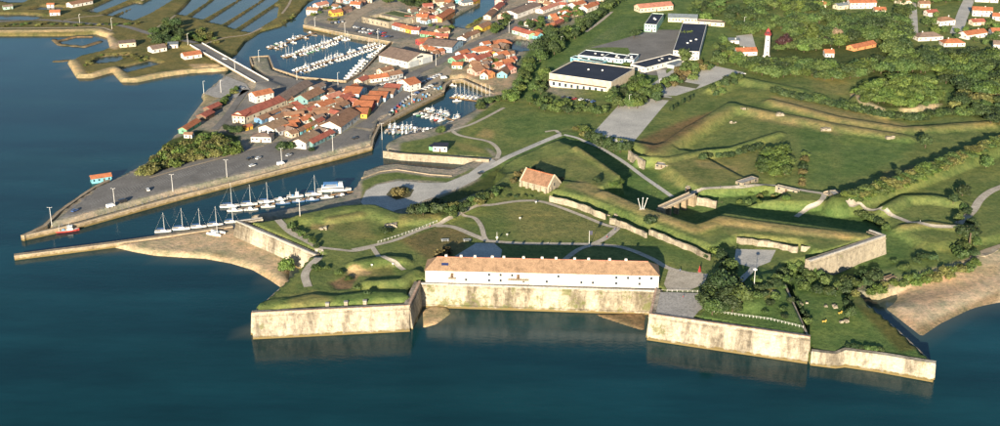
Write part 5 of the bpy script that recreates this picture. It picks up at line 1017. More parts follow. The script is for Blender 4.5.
grove('bush in the overgrown middle of the right bastion', [(742,300),(748,280),(770,272),(790,282),(800,305),(790,318),(760,312)], 6, (2.2,4.2), BD+[('bush','mid')], 'overgrown middle of the right bastion', 1.2, 8)
grove('dark tree beside the terrace of the right bastion', [(700,296),(712,286),(730,290),(740,304),(725,312),(706,308)], 6, (6,8), DKM, 'trees beside the terrace', 1.1, 3)
grove('bush crowding the back of the right bastion', [(776,272),(795,262),(812,270),(806,284),(786,282)], 4.5, (3,5), BD+[('round','mid')], 'bushes at the back of the right bastion', 1.1, 8)
grove('shrub along the slope of the outer lawn', [(820,280),(845,290),(860,300),(850,306),(825,295)], 5, (2,4), BD+[('bush','mid')], 'shrubs along the outer lawn slope', 1.1, 5)
grove('tree of the gardens right of the lighthouse', [(772,52),(790,46),(800,50),(818,50),(815,46),(790,40),(778,46)], 5.5, (5,8), MIX+DKM, 'gardens right of the lighthouse', 1.2, 12)
# outer works
grove('yellow green tree in the clump of the outer works', [(760,170),(764,154),(780,148),(792,156),(789,170),(776,174)], 5, (6,8.5), [('round','lime'),('wide','lime'),('round','mid')], 'clump in the outer works', 1.35, 16)
row('small dark tree in the row across the outer works', [(700,160),(710,158),(724,158),(740,156),(752,151),(762,148)], 9, (3.6,5.2), [('round','dark'),('bush','dark')], 'dark row in the outer works', 1.1)
row('shrub on the earth bank right of the clump', [(801,188),(803,170),(806,154)], 8, (3,4.5), [('bush','dark'),('bush','rust'),('bush','mid')], 'shrubs on the earth bank', 1.0)
row('shrub among the ruins below the clump', [(735,202),(757,206),(764,194),(790,200),(745,195)], 10, (2,3.4), BM, 'shrubs among the ruins', 1.1, 2)
for lb_, off_, n_ in (('bush on the crest of the long right rampart', 0, 30), ('bush on the near slope of the long right rampart', 5, 30), ('low bush at the foot of the long right rampart', 10, 20)):
    row(lb_, [(846+off_,197+off_*.5),(878,186+off_),(905,177+off_),(935,164+off_*.8),(965,153+off_*.6),(1004,138+off_*.6)], n_, (2.6,4.0), [('bush','lime'),('bush','mid'),('bush','mid'),('bush','olive')], {0: 'rampart crest bushes', 5: 'rampart slope bushes', 10: 'rampart foot bushes'}[off_], 1.6, 1.6)
one('round dark tree alone beside the long shadow', 925,148,9,'round','dark',1.15); one('tree on the meadow edge near the right frame', 986,168,8,'round','mid',1.1); one('leaning pine with bare trunk near the beach path', 969,246,11,'pine','dark',1.2); one('dark tree above the curved path', 898,176,4.5,'round','dark',1); one('dark round tree by the right path bend', 962,196,8,'round','dark',1.1); one('second dark tree by the right path bend', 953,204,6.5,'round','dark',1)
grove('dark tree along the right meadow path', [(950,234),(962,205),(970,214),(980,250),(965,262),(950,255)], 5.5, (4,7), DKM+[('bush','mid')], 'trees along the right meadow path', 1.0, 12)
row('dark shrub in the right hand ditch', [(858,216),(870,220),(880,226),(888,232)], 6, (3,4.6), BD, 'shrubs in the right ditch', 1.0)
row('bush by the beach end of the ditch', [(893,262),(905,270),(925,258),(940,262)], 7, (2.5,4.5), BD, 'bushes by the ditch end', 1.1, 3)
row('hedge bush of the long hedge below the wooded mound', [(775,93),(800,99),(840,107),(880,116),(915,121),(945,115),(1002,114)], 60, (4.0,6.0), [('bush','mid'),('bush','dark'),('bush','dark')], 'long hedge below the mound', 1.35, 1.6)
grove('yellow green tree of the wooded mound', [(852,92),(870,81),(900,73),(925,79),(942,92),(938,105),(905,105),(870,103)], 4.0, (4.5,7), [('round','lime'),('wide','lime'),('round','mid'),('bush','lime')], 'trees of the wooded mound', 1.3, 85)
# car parks, sports hall and school
row('round tree at the lower end of the car park', [(588,137),(598,147),(610,151),(622,154),(630,149)], 7, (6,9), DKM, 'trees at the lower car park end', 1.0, 2)
row('shrub at the ditch corner below the meadow', [(572,131),(580,128),(588,134),(582,139)], 6, (2.5,4.5), BM, 'shrubs at the ditch corner', 1.1, 2)
row('small dark cypress along the car park edge', [(668,113),(682,105),(696,97)], 5, (4,5.5), [('column','dark')], 'cypresses along the car park', 1.7)
grove('bushy tree in the clump between car park and field', [(709,92),(718,83),(731,78),(741,77),(730,88),(718,95)], 5, (5,7.5), DKM, 'clump between car park and field', 1.0, 9)
grove('low tree in the belt below the sports hall', [(528,100),(548,98),(575,103),(604,107),(606,112),(560,113),(532,108)], 5, (4,7), MIX+[('bush','mid')], 'belt below the sports hall', 1.0, 26)
grove('tree in the thick group right of the sports hall', [(612,94),(622,85),(640,77),(655,85),(658,97),(640,105),(616,108)], 5.5, (6,9), MIX+[('wide','mid')], 'group right of the sports hall', 1.05, 26)
grove('tree left of the sports hall', [(540,72),(546,64),(549,84),(544,98),(533,90)], 5.5, (5,8), MIX, 'trees left of the sports hall', 1.0, 12)
grove('shrubby tree along the school hedge', [(660,82),(675,69),(690,63),(706,58),(714,64),(692,78),(668,88)], 4.6, (4,7), [('round','mid'),('bush','rust'),('bush','mid'),('round','lime')], 'school hedge', 1.05, 30)
one('tall tree covering the front corner of the white school block', 685,62,11,'wide','mid',.9); one('yellow green willow left of the white school block', 684,40,8,'wide','lime',1.1); one('smaller yellow willow beside the school yard', 679,44,6,'round','lime',1.1); one('dark red bush at the school block corner', 671,60,3.5,'bush','purple',1.2); one('round tree beside the mint school block', 634,38,8,'wide','dark',1.1); one('small lime shrub in front of the school wing', 626,66,3.6,'bush','lime',1.3)
grove('tree right of the white school block', [(712,48),(722,36),(731,44),(736,56),(723,64),(712,60)], 5.5, (6,9), MIX+[('wide','lime')], 'trees right of the school', 1.05, 12)
# north bank and craft village
grove('tree on the bank between craft village and footpath', [(500,97),(512,88),(520,72),(527,58),(534,61),(529,76),(523,89),(514,99)], 4.8, (5,8), MIX, 'bank beside the craft village', 1.0, 26)
grove('big tree at the end of the small basin', [(533,50),(540,40),(552,36),(560,42),(553,53),(540,57)], 6.5, (9,12), [('wide','dark'),('wide','mid'),('round','dark')], 'big trees by the small basin', 1.0, 12)
grove('tree in the group above the meadow', [(545,30),(560,30),(575,22),(590,24),(578,36),(560,40)], 6.5, (7,10), MIX+[('wide','dark')], 'group above the meadow', 1.05, 16)
row('round tree in the line along the upper meadow path', [(586,28),(596,21),(604,14),(614,6),(626,-2)], 9, (8,11), [('wide','mid'),('wide','dark'),('round','mid')], 'line along the upper meadow path', 1.0)
grove('small tree among the town houses near the top', [(556,14),(575,6),(582,14),(570,20),(545,26)], 6, (5,8), MIX, 'trees among the upper houses', 1.0, 9)
one('yellowing slender tree by the upper footpath', 561,45,9,'round','olive',.8)
row('bush along the lower footpath above the fishing basin', [(478,110),(486,104),(495,102),(505,98)], 8, (3.5,6), MIX+[('bush','mid')], 'bushes above the fishing basin', 1.1, 2)
row('tree at the end of the pontoon bank', [(438,134),(444,133)], 3, (5,6.5), [('round','dark'),('round','mid')], 'trees at the pontoon bank', 1.0)
row('small tree in the streets of the hut quarter', [(268,140),(296,124),(310,123),(318,118),(334,110),(339,104),(371,103),(378,110)], 9, (3,4.5), MIX, 'street trees of the hut quarter', 1.0)
one('round dark tree on the quay corner', 283,151,7.5,'round','dark',1.2); one('second round tree on the quay corner', 290,150,6,'round','mid',1.2); one('small dark shrub beside the quay corner house', 312,151,3.2,'bush','dark',1.2)
row('dark tree below the long warehouse', [(226,132),(234,134),(243,133)], 5, (4.5,6), DKM, 'trees below the warehouse', 1.1, 2)
row('shrub on the shore below the boat ramp', [(222,106),(229,97),(238,88)], 9, (2.4,4), BM, 'shrubs on the ramp shore', 1.1, 1.5)
row('small tree in the craft village', [(486,66),(493,63),(484,57),(499,64),(512,68),(466,66)], 8, (3,5), MIX, 'trees of the craft village', 1.0, 2)
row('bush around the coloured rows', [(428,28),(436,29),(446,30),(452,30),(425,42),(440,50),(446,56)], 12, (3,5), MIX+[('bush','mid')], 'bushes around the coloured rows', 1.1, 2)
grove('tree on the right creek bank', [(490,30),(500,20),(508,12),(514,18),(506,26),(494,34)], 5.5, (5,8), MIX, 'trees on the right creek bank', 1.0, 12)
grove('tree around the boat hall and turquoise row', [(512,22),(520,24),(540,18),(548,24),(545,34),(530,30)], 6, (4,7), MIX, 'trees around the boat hall', 1.0, 14)
grove('tree behind the redoubt at the top edge', [(386,2),(400,-4),(440,-6),(452,-2),(430,6),(404,6)], 7, (6,9), MIX+[('wide','dark')], 'trees behind the redoubt', 1.1, 16)
row('marsh bush on the marina spit', [(312,17),(322,12),(332,8),(340,6),(330,20),(340,22)], 9, (2.5,4.5), BM, 'bushes on the marina spit', 1.1, 2)
row('reed bush on the creek islet', [(467,26),(473,23),(479,20),(483,17)], 7, (1.4,2.2), OL, 'reeds on the creek islet', 1.3)
# marsh
grove('dark tree in the marsh wood by the bridge road', [(150,38),(155,26),(165,18),(180,20),(184,34),(176,42),(160,46)], 5.5, (6,9), DKM+[('wide','mid')], 'marsh wood', 1.05, 22)
grove('olive scrub beside the salt ponds', [(188,34),(196,27),(210,32),(222,38),(218,43),(200,40)], 4.0, (3,4.5), OL+[('bush','mid')], 'scrub beside the salt ponds', 1.2, 20)
row('bush behind the sea dyke', [(0,26),(20,25),(45,25),(70,26),(100,25),(128,26),(140,24)], 22, (1.8,3.4), OL+[('bush','mid')], 'bushes behind the sea dyke', 1.3, 2)
grove('low scrub on the dyked peninsula', [(80,66),(100,54),(125,52),(150,56),(146,62),(120,56),(95,64)], 5, (1.2,2.4), OL, 'scrub on the dyked peninsula', 1.5, 22)
row('bush along the salt pond banks', [(250,40),(268,33),(286,22),(298,12)], 12, (1.5,2.6), OL, 'bushes along the pond bank', 1.3, 3)
# wooded quarter behind the lighthouse
G2 = 'belt of the wooded quarter'
grove('tree of the dense belt above the big field', [(740,64),(780,60),(820,64),(850,66),(890,58),(915,52),(932,58),(922,70),(890,70),(860,74),(830,78),(800,74),(770,74),(745,68)], 5.6, (6,9.5), MIX+[('wide','mid'),('wide','dark')], 'dense belt above the big field', 1.35, 95)
grove('tree of the garden wood behind the lighthouse', [(722,26),(728,10),(745,4),(772,8),(776,22),(765,30),(745,32)], 5.5, (6,9), [('wide','dark'),('wide','mid'),('round','mid')], 'garden wood behind the lighthouse', 1.4, 36)
grove('tree in the park between lighthouse and large white house', [(776,22),(790,14),(806,18),(836,14),(848,20),(850,38),(836,44),(800,46),(790,34)], 5.2, (7,10), MIX+DKM, 'park between lighthouse and white house', 1.3, 60)
grove('tree of the great round clump right of the park', [(848,34),(855,20),(876,12),(888,20),(886,36),(870,40),(854,40)], 5.5, (9,12), [('wide','mid'),('round','mid'),('wide','dark')], 'great round clump', 1.35, 24)
one('dark purple tree right of the lighthouse', 784,49,12,'wide','purple',.8); one('purple tree in the park below the bare tree', 824,46,8,'wide','purple',.9); one('tall poplar standing in the park', 811,46,21,'column','lime',1.7); one('beige bare tree in the park', 836,40,11,'round','pale',1.0); one('round tree left of the park cottage', 805,50,9,'wide','mid',1.0); one('bright round tree right of the park cottage', 839,48,8,'wide','lime',1.2)
grove('tree of the tall avenue left of the grey street', [(886,44),(893,24),(904,8),(910,12),(910,40),(905,54),(890,56)], 6, (9,12), [('wide','mid'),('round','dark'),('wide','lime')], 'avenue left of the grey street', 1.35, 24)
grove('tree of the right hand wood below the houses', [(905,60),(925,48),(950,52),(990,50),(1004,60),(1004,92),(975,92),(948,82),(922,70)], 6.2, (7,10.5), MIX+[('wide','dark'),('wide','mid')], 'right hand wood', 1.35, 70)
grove('tree at the right edge beyond the hedge', [(948,106),(962,92),(978,86),(1004,92),(1004,124),(986,120)], 6.0, (5,8), DKM+[('bush','olive')], 'trees at the right edge', 1.35, 26)
grove('garden tree among the top right houses', [(920,30),(935,10),(950,30),(968,28),(988,20),(1004,30),(990,46),(950,36)], 8.5, (4,7), MIX, 'garden trees among the top right houses', 1.0, 24)
grove('tree along the top edge right of the school', [(690,10),(700,-4),(730,-4),(725,8),(706,20)], 6.5, (6,9), MIX, 'trees right of the school at the top edge', 1.35, 14)
grove('tree along the top edge above the park', [(740,2),(760,-6),(846,-6),(846,6),(820,12),(780,8)], 6, (6,9), MIX+[('wide','dark')], 'trees along the top edge', 1.35, 45)
grove('tree beyond the top edge in the right corner', [(850,-2),(1004,-8),(1004,-2),(900,2)], 8, (6,9), MIX, 'trees beyond the top right edge', 1.35, 20)
grove('tree near the lighthouse house', [(728,62),(736,52),(745,60),(760,64),(772,58),(778,66),(750,70)], 5.5, (5,8), MIX, 'trees near the lighthouse house', 1.1, 14)

# each tree of a grove is told apart by its place in the grove
def ordinal(k): return '%d%s' % (k, 'th' if 10 <= k % 100 <= 20 else {1: 'st', 2: 'nd', 3: 'rd'}.get(k % 10, 'th'))
byl = {}
for q_, r_ in TREES: byl.setdefault(r_['label'], []).append((q_, r_))
for lb, L_ in byl.items():
    if len(L_) < 2: continue
    L_.sort(key=lambda t: t[0])
    for k, (q_, r_) in enumerate(L_):
        w_ = 'leftmost' if k == 0 else 'rightmost' if k == len(L_)-1 else ordinal(k+1)+' from the left'
        r_['label'] = lb+', '+w_
# ------------------------------------------------------------ boats
M_HULL = plain('hull_white', (0.72,0.71,0.68), 0.3, 0.5, 0.05); M_HULLB = plain('hull_blue', (0.06,0.13,0.28), 0.3, 0.5, 0.05); M_HULLR = plain('hull_red', (0.40,0.06,0.05), 0.35, 0.5, 0.05); M_HULLG = plain('hull_green', (0.08,0.22,0.14), 0.4, 0.4, 0.05); M_HULLY = plain('hull_yellow', (0.65,0.42,0.04), 0.35, 0.4, 0.05); M_HULLD = plain('hull_weathered', (0.28,0.22,0.16), 0.7, 0.3, 0.1)
M_DECK = plain('deck_cream', (0.55,0.50,0.42), 0.6, 0.3, 0.05); M_WIN = M_GLASS; M_MAST = plain('mast_alloy', (0.66,0.65,0.62), 0.35, 0.5, 0.03); M_SAILC = plain('sail_cover_blue', (0.04,0.09,0.24), 0.8); M_TEAK = plain('teak', (0.30,0.18,0.09), 0.7)
HULLS = dict(w=M_HULL, b=M_HULLB, r=M_HULLR, g=M_HULLG, y=M_HULLY, d=M_HULLD)
def hull_mesh(L, B, fb):
    st_ = [(-.5, .72, .9), (-.3, .92, .86), (-.05, 1.0, .86), (.2, .86, .92), (.38, .5, 1.02), (.5, .04, 1.12)]; v = []; f = []
    for t, wf, sf in st_:
        x = t*L; w_ = B/2*wf; z = fb*sf
        v += [(x, w_, z), (x, w_*.86, z*.35), (x*.97, w_*.45, -.35), (x*.97, -w_*.45, -.35), (x, -w_*.86, z*.35), (x, -w_, z)]
    n = 6
    for k in range(len(st_)-1):
        for j in range(n-1): a = k*n+j; f.append((a, a+n, a+n+1, a+1))
    f.append((0,1,2,3,4,5)); f.append(tuple(range((len(st_)-1)*n, len(st_)*n))[::-1])
    dv = []; df = []
    for t, wf, sf in st_: x = t*L; dv += [(x, B/2*wf*.97, fb*sf-.05), (x, -B/2*wf*.97, fb*sf-.05)]
    for k in range(len(st_)-1): df.append((2*k, 2*k+1, 2*k+3, 2*k+2))
    return v, f, dv, df
BM_ = {}
def bmesh_of(key, build):
    if key not in BM_: o = build(); BM_[key] = o.data; COL.objects.unlink(o); bpy.data.objects.remove(o)
    return BM_[key]
def boat(px, py, ang, kind, L, hc, label, group=None, name=None, world=None, seed=0):
    p = U(px, py, .3) if world is None else world; nm = name or dict(motor='motorboat', sail='sailing_boat', fish='fishing_boat', row='rowing_boat', ship='trip_boat')[kind]
    r = root(nm, (p[0], p[1], .02), ang, label, 'boat', group); B = L*(.38 if kind not in ('ship', 'sail') else .33 if kind == 'sail' else .28); fb = .11*L if kind != 'row' else .5; fb = min(fb, 1.25)
    def H(): v, f, dv, df = hull_mesh(L, B, fb); return mk('hull', v, f, HULLS[hc])
    def Dk(): v, f, dv, df = hull_mesh(L, B, fb); return mk('deck', dv, df, M_DECK)
    k0 = (kind, round(L, 1), hc); link_mesh('hull', bmesh_of(k0+('h',), H), r); link_mesh('deck', bmesh_of(k0+('d',), Dk), r)
    z = fb*.88
    if kind == 'motor':
        v = [(-.18*L,-B*.32,z),(.16*L,-B*.3,z),(.16*L,B*.3,z),(-.18*L,B*.32,z),(-.16*L,-B*.28,z+1.05),(.04*L,-B*.26,z+1.05),(.04*L,B*.26,z+1.05),(-.16*L,B*.28,z+1.05)]; q_ = [(0,1,5,4),(2,3,7,6),(3,0,4,7),(4,5,6,7)]
        c = link_mesh('cabin', bmesh_of(k0+('c',), lambda: mk('cabin', v, q_, M_HULL)), r); link_mesh('windscreen', bmesh_of(k0+('g',), lambda: mk('windscreen', [(x+.03 if abs(x-.16*L) < .01 or abs(x-.04*L) < .01 else x, y, zz) for x, y, zz in (v[1], v[2], v[6], v[5])], [(0,1,2,3)], M_WIN)), c)
        link_mesh('outboard_engine', bmesh_of(k0+('o',), lambda: MB().box(-.57*L,-.5*L-.02,-.22,.22,.1,z+.5).build('outboard_engine', P('engine_black', (0.03,0.03,0.035)))), r)
    elif kind == 'sail':
        link_mesh('coachroof', bmesh_of(k0+('c',), lambda: mk('coachroof', [(-.12*L,-B*.28,z),(.24*L,-B*.2,z),(.24*L,B*.2,z),(-.12*L,B*.28,z),(-.12*L,-B*.24,z+.55),(.18*L,-B*.15,z+.4),(.18*L,B*.15,z+.4),(-.12*L,B*.24,z+.55)], [(0,1,5,4),(1,2,6,5),(2,3,7,6),(3,0,4,7),(4,5,6,7)], M_HULL)), r)
        m = link_mesh('mast', bmesh_of(k0+('m',), lambda: MB().tube((.1*L,0,z),(.1*L,0,z+1.2*L),.10,.06,5).build('mast', M_MAST)), r)
        def rig():
            b_ = MB(); b_.tube((.1*L,0,z+1.17*L),(.49*L,0,fb),.012,n=3); b_.tube((.1*L,0,z+1.17*L),(-.49*L,0,fb),.012,n=3)
            for s_ in (-1, 1): b_.tube((.1*L,0,z+1.05*L),(.08*L,s_*B*.47,fb),.012,n=3); b_.tube((.1*L,s_*.5,z+.7*L),(.1*L,0,z+.7*L),.04,n=3)
            return b_.build('rigging', M_MAST)
        link_mesh('rigging', bmesh_of(k0+('r',), rig), m); link_mesh('boom_cover', bmesh_of(k0+('b',), lambda: MB().tube((.08*L,0,z+1.3),(-.36*L,0,z+1.25),.22,.13,6).build('boom_cover', M_SAILC if hc != 'b' else M_DECK)), m)
    elif kind == 'fish':
        link_mesh('wheelhouse', bmesh_of(k0+('c',), lambda: MB().box(.02*L,.24*L,-B*.26,B*.26,z,z+2.1).build('wheelhouse', M_HULL)), r); link_mesh('windows', bmesh_of(k0+('g',), lambda: MB().box(.0*L,.245*L,-B*.265,B*.265,z+1.25,z+1.8).build('windows', M_WIN)), r)
        link_mesh('gantry', bmesh_of(k0+('m',), lambda: MB().tube((-.3*L,-B*.3,z),(-.3*L,-B*.3,z+2.4),.08,n=4).tube((-.3*L,B*.3,z),(-.3*L,B*.3,z+2.4),.08,n=4).tube((-.3*L,-B*.3,z+2.4),(-.3*L,B*.3,z+2.4),.08,n=4).build('gantry', M_MAST)), r); link_mesh('mast', bmesh_of(k0+('k',), lambda: MB().tube((.1*L,0,z+2.1),(.1*L,0,z+4.4),.07,.04,4).build('mast', M_MAST)), r)
        link_mesh('catch_box', bmesh_of(k0+('x',), lambda: MB().box(-.2*L,-.08*L,-.6,.6,z,z+.6).build('catch_box', P('crate_blue', (0.10,0.25,0.45)))), r)
    elif kind == 'ship':
        s_ = link_mesh('saloon', bmesh_of(k0+('c',), lambda: MB().box(-.36*L,.28*L,-B*.38,B*.38,z,z+2.2).build('saloon', M_HULL)), r); link_mesh('window_band', bmesh_of(k0+('g',), lambda: MB().box(-.35*L,.275*L,-B*.385,B*.385,z+.9,z+1.7).build('window_band', M_WIN)), s_)
        link_mesh('upper_deck_canopy', bmesh_of(k0+('u',), lambda: MB().box(-.3*L,.12*L,-B*.36,B*.36,z+3.9,z+4.05).box(-.3*L,-.28*L,-B*.3,B*.3,z+2.2,z+3.9).box(.09*L,.11*L,-B*.3,B*.3,z+2.2,z+3.9).build('upper_deck_canopy', P('canopy_blue', (0.10,0.25,0.50)))), r); link_mesh('wheelhouse', bmesh_of(k0+('w',), lambda: MB().box(.14*L,.26*L,-B*.25,B*.25,z+2.2,z+4.2).build('wheelhouse', M_HULL)), r)
    return r
def pontoon(label, A, B, wd=2.0, name='pontoon', z=.55):
    a = U(*A, z); b = U(*B, z); L = float(np.hypot(*(b-a))); r = root(name, (a[0], a[1], 0), math.atan2(b[1]-a[1], b[0]-a[0]), label, 'pontoon'); MB().box(0, L, -wd/2, wd/2, .25, z).build('deck', M_TEAK, r)
    for x_ in np.arange(3, L, 14): MB().tube((x_, wd/2+.2, -3), (x_, wd/2+.2, 2.6), .16, n=6).build('pile', M_METAL, r)
    return a, b, L
def berth(label, group, A, B, n, sides, kinds, Lr, hcs, skip=.06, off=.6, plabel=None, swing=0.14):
    if plabel: a, b, Lp = pontoon(plabel, A, B)
    else: a = U(*A, .4); b = U(*B, .4); Lp = float(np.hypot(*(b-a)))
    d = (b-a)/Lp; nn = np.array([-d[1], d[0]]); lst = []
    for s_ in sides:
        for k in range(n):
            if random.random() < skip: continue
            L = random.uniform(*Lr); kd = random.choice(kinds); L = round(L*2)/2
            p = a+d*(Lp*(k+.5)/n)+nn*s_*(L/2+1+off); lst.append((p[0]/p[1], p, math.atan2(nn[1]*s_, nn[0]*s_)+random.uniform(-swing, swing), kd, L, random.choice(hcs), s_))
    for s_ in sides:
        sub = sorted([q_ for q_ in lst if q_[6] == s_], key=lambda t: t[0]); sd = '' if len(sides) == 1 else (', far side' if s_ > 0 else ', near side')
        for k, (_, p, an, kd, L, hc, _s) in enumerate(sub):
            col = dict(w='white', b='blue', r='red', g='green', y='yellow', d='weathered brown')[hc]; bt = dict(motor='motorboat', sail='sailing boat', fish='fishing boat', row='rowing boat')[kd]
            boat(0, 0, an, kd, L, hc, '%s %s %s%s, %s' % (col.split()[-1], bt, label, sd, 'leftmost' if k == 0 else ordinal(k+1)+' from the left'), group, world=p)
berth('at the old wooden pontoon', 'boats at the old pontoon', (270,48.5), (316,32.5), 11, (1,-1), ['motor','fish','motor','row'], (4.5,6), 'wdddddgw', .2, plabel='weathered far pontoon with old boats in the marina')
berth('at the middle marina pontoon', 'boats at the middle marina pontoon', (286,57.5), (347,37), 21, (1,-1), ['motor','motor','motor','fish','sail'], (4.4,6), 'wwwwwwwbdg', .1, plabel='middle marina pontoon lined with white boats')
berth('at the near marina pontoon', 'boats at the near marina pontoon', (296,72), (380,44), 27, (1,-1), ['motor','motor','motor','fish'], (4.4,6.2), 'wwwwwwwwbd', .1, plabel='near marina pontoon lined with white boats')
berth('along the promenade quay', 'boats along the promenade quay', (353,80), (371,60), 8, (1,), ['motor'], (6,8), 'www', .0, .2); berth('below the boatyard hangar', 'boats below the hangar', (373,58), (391,46), 7, (1,), ['motor'], (5,7), 'www', .1, .2)
berth('at the lower fishing pontoon', 'boats at the lower fishing pontoon', (386,129), (432,132), 11, (1,-1), ['fish','motor','fish','row'], (6,8), 'wwdgbw', .12, plabel='lower fishing pontoon beside the quay road')
berth('at the upper fishing pontoon', 'boats at the upper fishing pontoon', (420,111), (458,121), 9, (1,-1), ['fish','fish','motor','row'], (6,9), 'wwdgr', .12, plabel='upper fishing pontoon crossing the basin')
berth('in the yacht row of the fishing basin', 'yachts in the fishing basin', (450,97), (488,102), 9, (1,), ['sail'], (8,9.5), 'wwwyb', .0, plabel='yacht pontoon near the sandy yard')
for k, (x, y, hc) in enumerate(((457,101,'w'), (462,98,'y'), (483,103,'y'))): boat(x, y, .2, 'motor', 6.5, hc, ('white launch tied below the yacht row', 'yellow launch left below the yacht row', 'yellow launch right below the yacht row')[k])
for k, (x, y) in enumerate(((448,84), (453,85.5), (420,140), (424,141))): boat(x, y, -.4, 'motor', 6, 'w', ('white launch left of two under the sandy yard', 'white launch right of two under the sandy yard', 'white launch left of two at the pontoon end', 'white launch right of two at the pontoon end')[k])
# channel moorings
for lb, x, y, an, kd, L, hc in [
 ('red and white fishing boat at the tip of the parking quay', 67,231,.25,'fish',13,'r'), ('white yacht leftmost along the stone jetty', 163,231.5,.1,'sail',8.7,'w'), ('white yacht second along the stone jetty', 181,229,.1,'sail',9.6,'w'), ('white yacht third along the stone jetty', 198.5,227,.1,'sail',8.7,'w'), ('white yacht fourth along the stone jetty with open rigging', 215,225,.1,'sail',8.7,'w'), ('white yacht at the corner of the beach wall', 231.5,222,.1,'sail',7.9,'w'),
 ('large double masted white yacht leftmost of the mid channel row', 230,206.5,.1,'sail',11.3,'w'), ('white motorboat below the large double masted yacht', 235,210.5,.05,'motor',8.7,'w'), ('white yacht second of the mid channel row', 249,204.5,.1,'sail',9.6,'w'), ('white motorboat below the second channel yacht', 251,209.5,.05,'motor',7.9,'w'), ('white yacht third of the mid channel row', 266,202,.1,'sail',9.6,'w'), ('blue white motorboat below the third channel yacht', 268,206.5,.05,'motor',7.9,'w'),
 ('white motorboat upper left of the channel cluster', 281,199.5,.1,'motor',7.9,'w'), ('blue hulled motorboat lower left of the channel cluster', 283,203.5,.1,'motor',8.3,'b'), ('cream motorboat with red canopy in the channel cluster', 295,196.5,.15,'fish',9.5,'w'), ('blue motorboat below the cream one', 298.5,201.5,.1,'motor',7.4,'b'), ('tall masted yacht right of the channel cluster', 313.5,194.5,.1,'sail',9.6,'w'), ('blue motorboat below the tall masted yacht', 312.5,200,.1,'motor',7.9,'b'), ('pale blue motorboat under the trip boat bow', 327,197.5,.1,'motor',7.9,'w'), ('blue motorboat right under the trip boat', 343,196,.12,'motor',8.3,'b'), ('white and blue two-deck trip boat in the channel', 334,190.5,.12,'ship',20,'w'), ('small white dinghy near the wall corner', 278,214.5,.2,'row',5,'w'), ('second small dinghy right of the first near the wall', 303,210.5,.2,'row',5,'w')]: boat(x, y, an, kd, L, hc, lb)
p = U(190,225,.5); pontoon('long mooring pontoon in the middle of the channel', (232,209.5), (354,191), 1.6)
# second mast of the large yacht is a stay-less mizzen
# beached catamaran on the sand
q_ = hit(216,234); rc = root('beach_catamaran', q_, -.4, 'white catamaran resting on the sand beside the jetty', 'boat')
for s_ in (-1, 1):
    v, f, dv, df = hull_mesh(9, 1.1, .9); mk('hull', [(x, y+s_*2.1, z+.2) for x, y, z in v], f, M_HULL, rc)
MB().box(-3.2, 1.8, -1.9, 1.9, .85, 1.0).build('trampoline', P('net_grey', (0.45,0.48,0.52)), rc); MB().box(-2, .6, -1.2, 1.2, 1.0, 1.7).build('cabin', M_HULL, rc); MB().tube((.9,0,1),(.9,0,11),.12,.08,6).build('mast', M_MAST, rc)

# ------------------------------------------------------------ cars
CARC = dict(white=(0.68,0.68,0.67), dark=(0.03,0.033,0.04), red=(0.38,0.04,0.04), blue=(0.05,0.10,0.26), silver=(0.42,0.43,0.45), green=(0.06,0.15,0.10))
CARM = {k: plain('car_'+k, v, 0.25, 0.6, 0.03) for k, v in CARC.items()}; M_TYRE = plain('tyre', (0.02,0.02,0.02), 0.9)
def car(px, py, ang, col, label, group=None, van=False, world=None):
    p = hit(px, py) if world is None else world; r = root('van' if van else 'car', (p[0], p[1], T(p[0], p[1])+.12), ang, label, 'van' if van else 'car', group); key = ('car', col, van)
    def body(): 
        prof = [(-2.1,.35),(2.1,.35),(2.15,.75),(1.25,.95),(-2.1,1.0)] if not van else [(-2.5,.35),(2.4,.35),(2.45,1.0),(1.9,1.2),(1.3,2.1),(-2.5,2.15)]
        n = len(prof); w_ = .87; v = [(x, -w_, z) for x, z in prof]+[(x, w_, z) for x, z in prof]; return mk('body', v, [tuple(range(n)), tuple(range(n, 2*n))[::-1]]+[(k, k+n, (k+1) % n+n, (k+1) % n) for k in range(n)], CARM[col])
    link_mesh('body', bmesh_of(key+('b',), body), r)
    if not van:
        link_mesh('glasshouse', bmesh_of(key+('g',), lambda: mk('glasshouse', [(-2.0,-.8,.98),(1.15,-.8,.94),(1.15,.8,.94),(-2.0,.8,.98),(-1.6,-.66,1.42),(.3,-.66,1.42),(.3,.66,1.42),(-1.6,.66,1.42)], [(0,1,5,4),(1,2,6,5),(2,3,7,6),(3,0,4,7)], M_GLASS)), r)
        link_mesh('roof', bmesh_of(key+('r',), lambda: MB().box(-1.62,.32,-.67,.67,1.41,1.47).build('roof', CARM[col])), r)
    else: link_mesh('windscreen', bmesh_of(key+('g',), lambda: mk('windscreen', [(1.93,-.78,1.22),(1.93,.78,1.22),(1.36,.74,2.06),(1.36,-.74,2.06)], [(0,1,2,3)], M_GLASS)), r)
    for x, y in ((-1.35,-.86),(1.35,-.86),(-1.35,.86),(1.35,.86)):
        wv = link_mesh('wheel', bmesh_of(('wheel',), lambda: MB().tube((0,-.1,0),(0,.1,0),.33,n=10).build('wheel', M_TYRE)), r); wv.location = (x, y, .33)
QA = math.atan2(*(U(258,173,2.7)-U(127,209,2.7))[::-1])
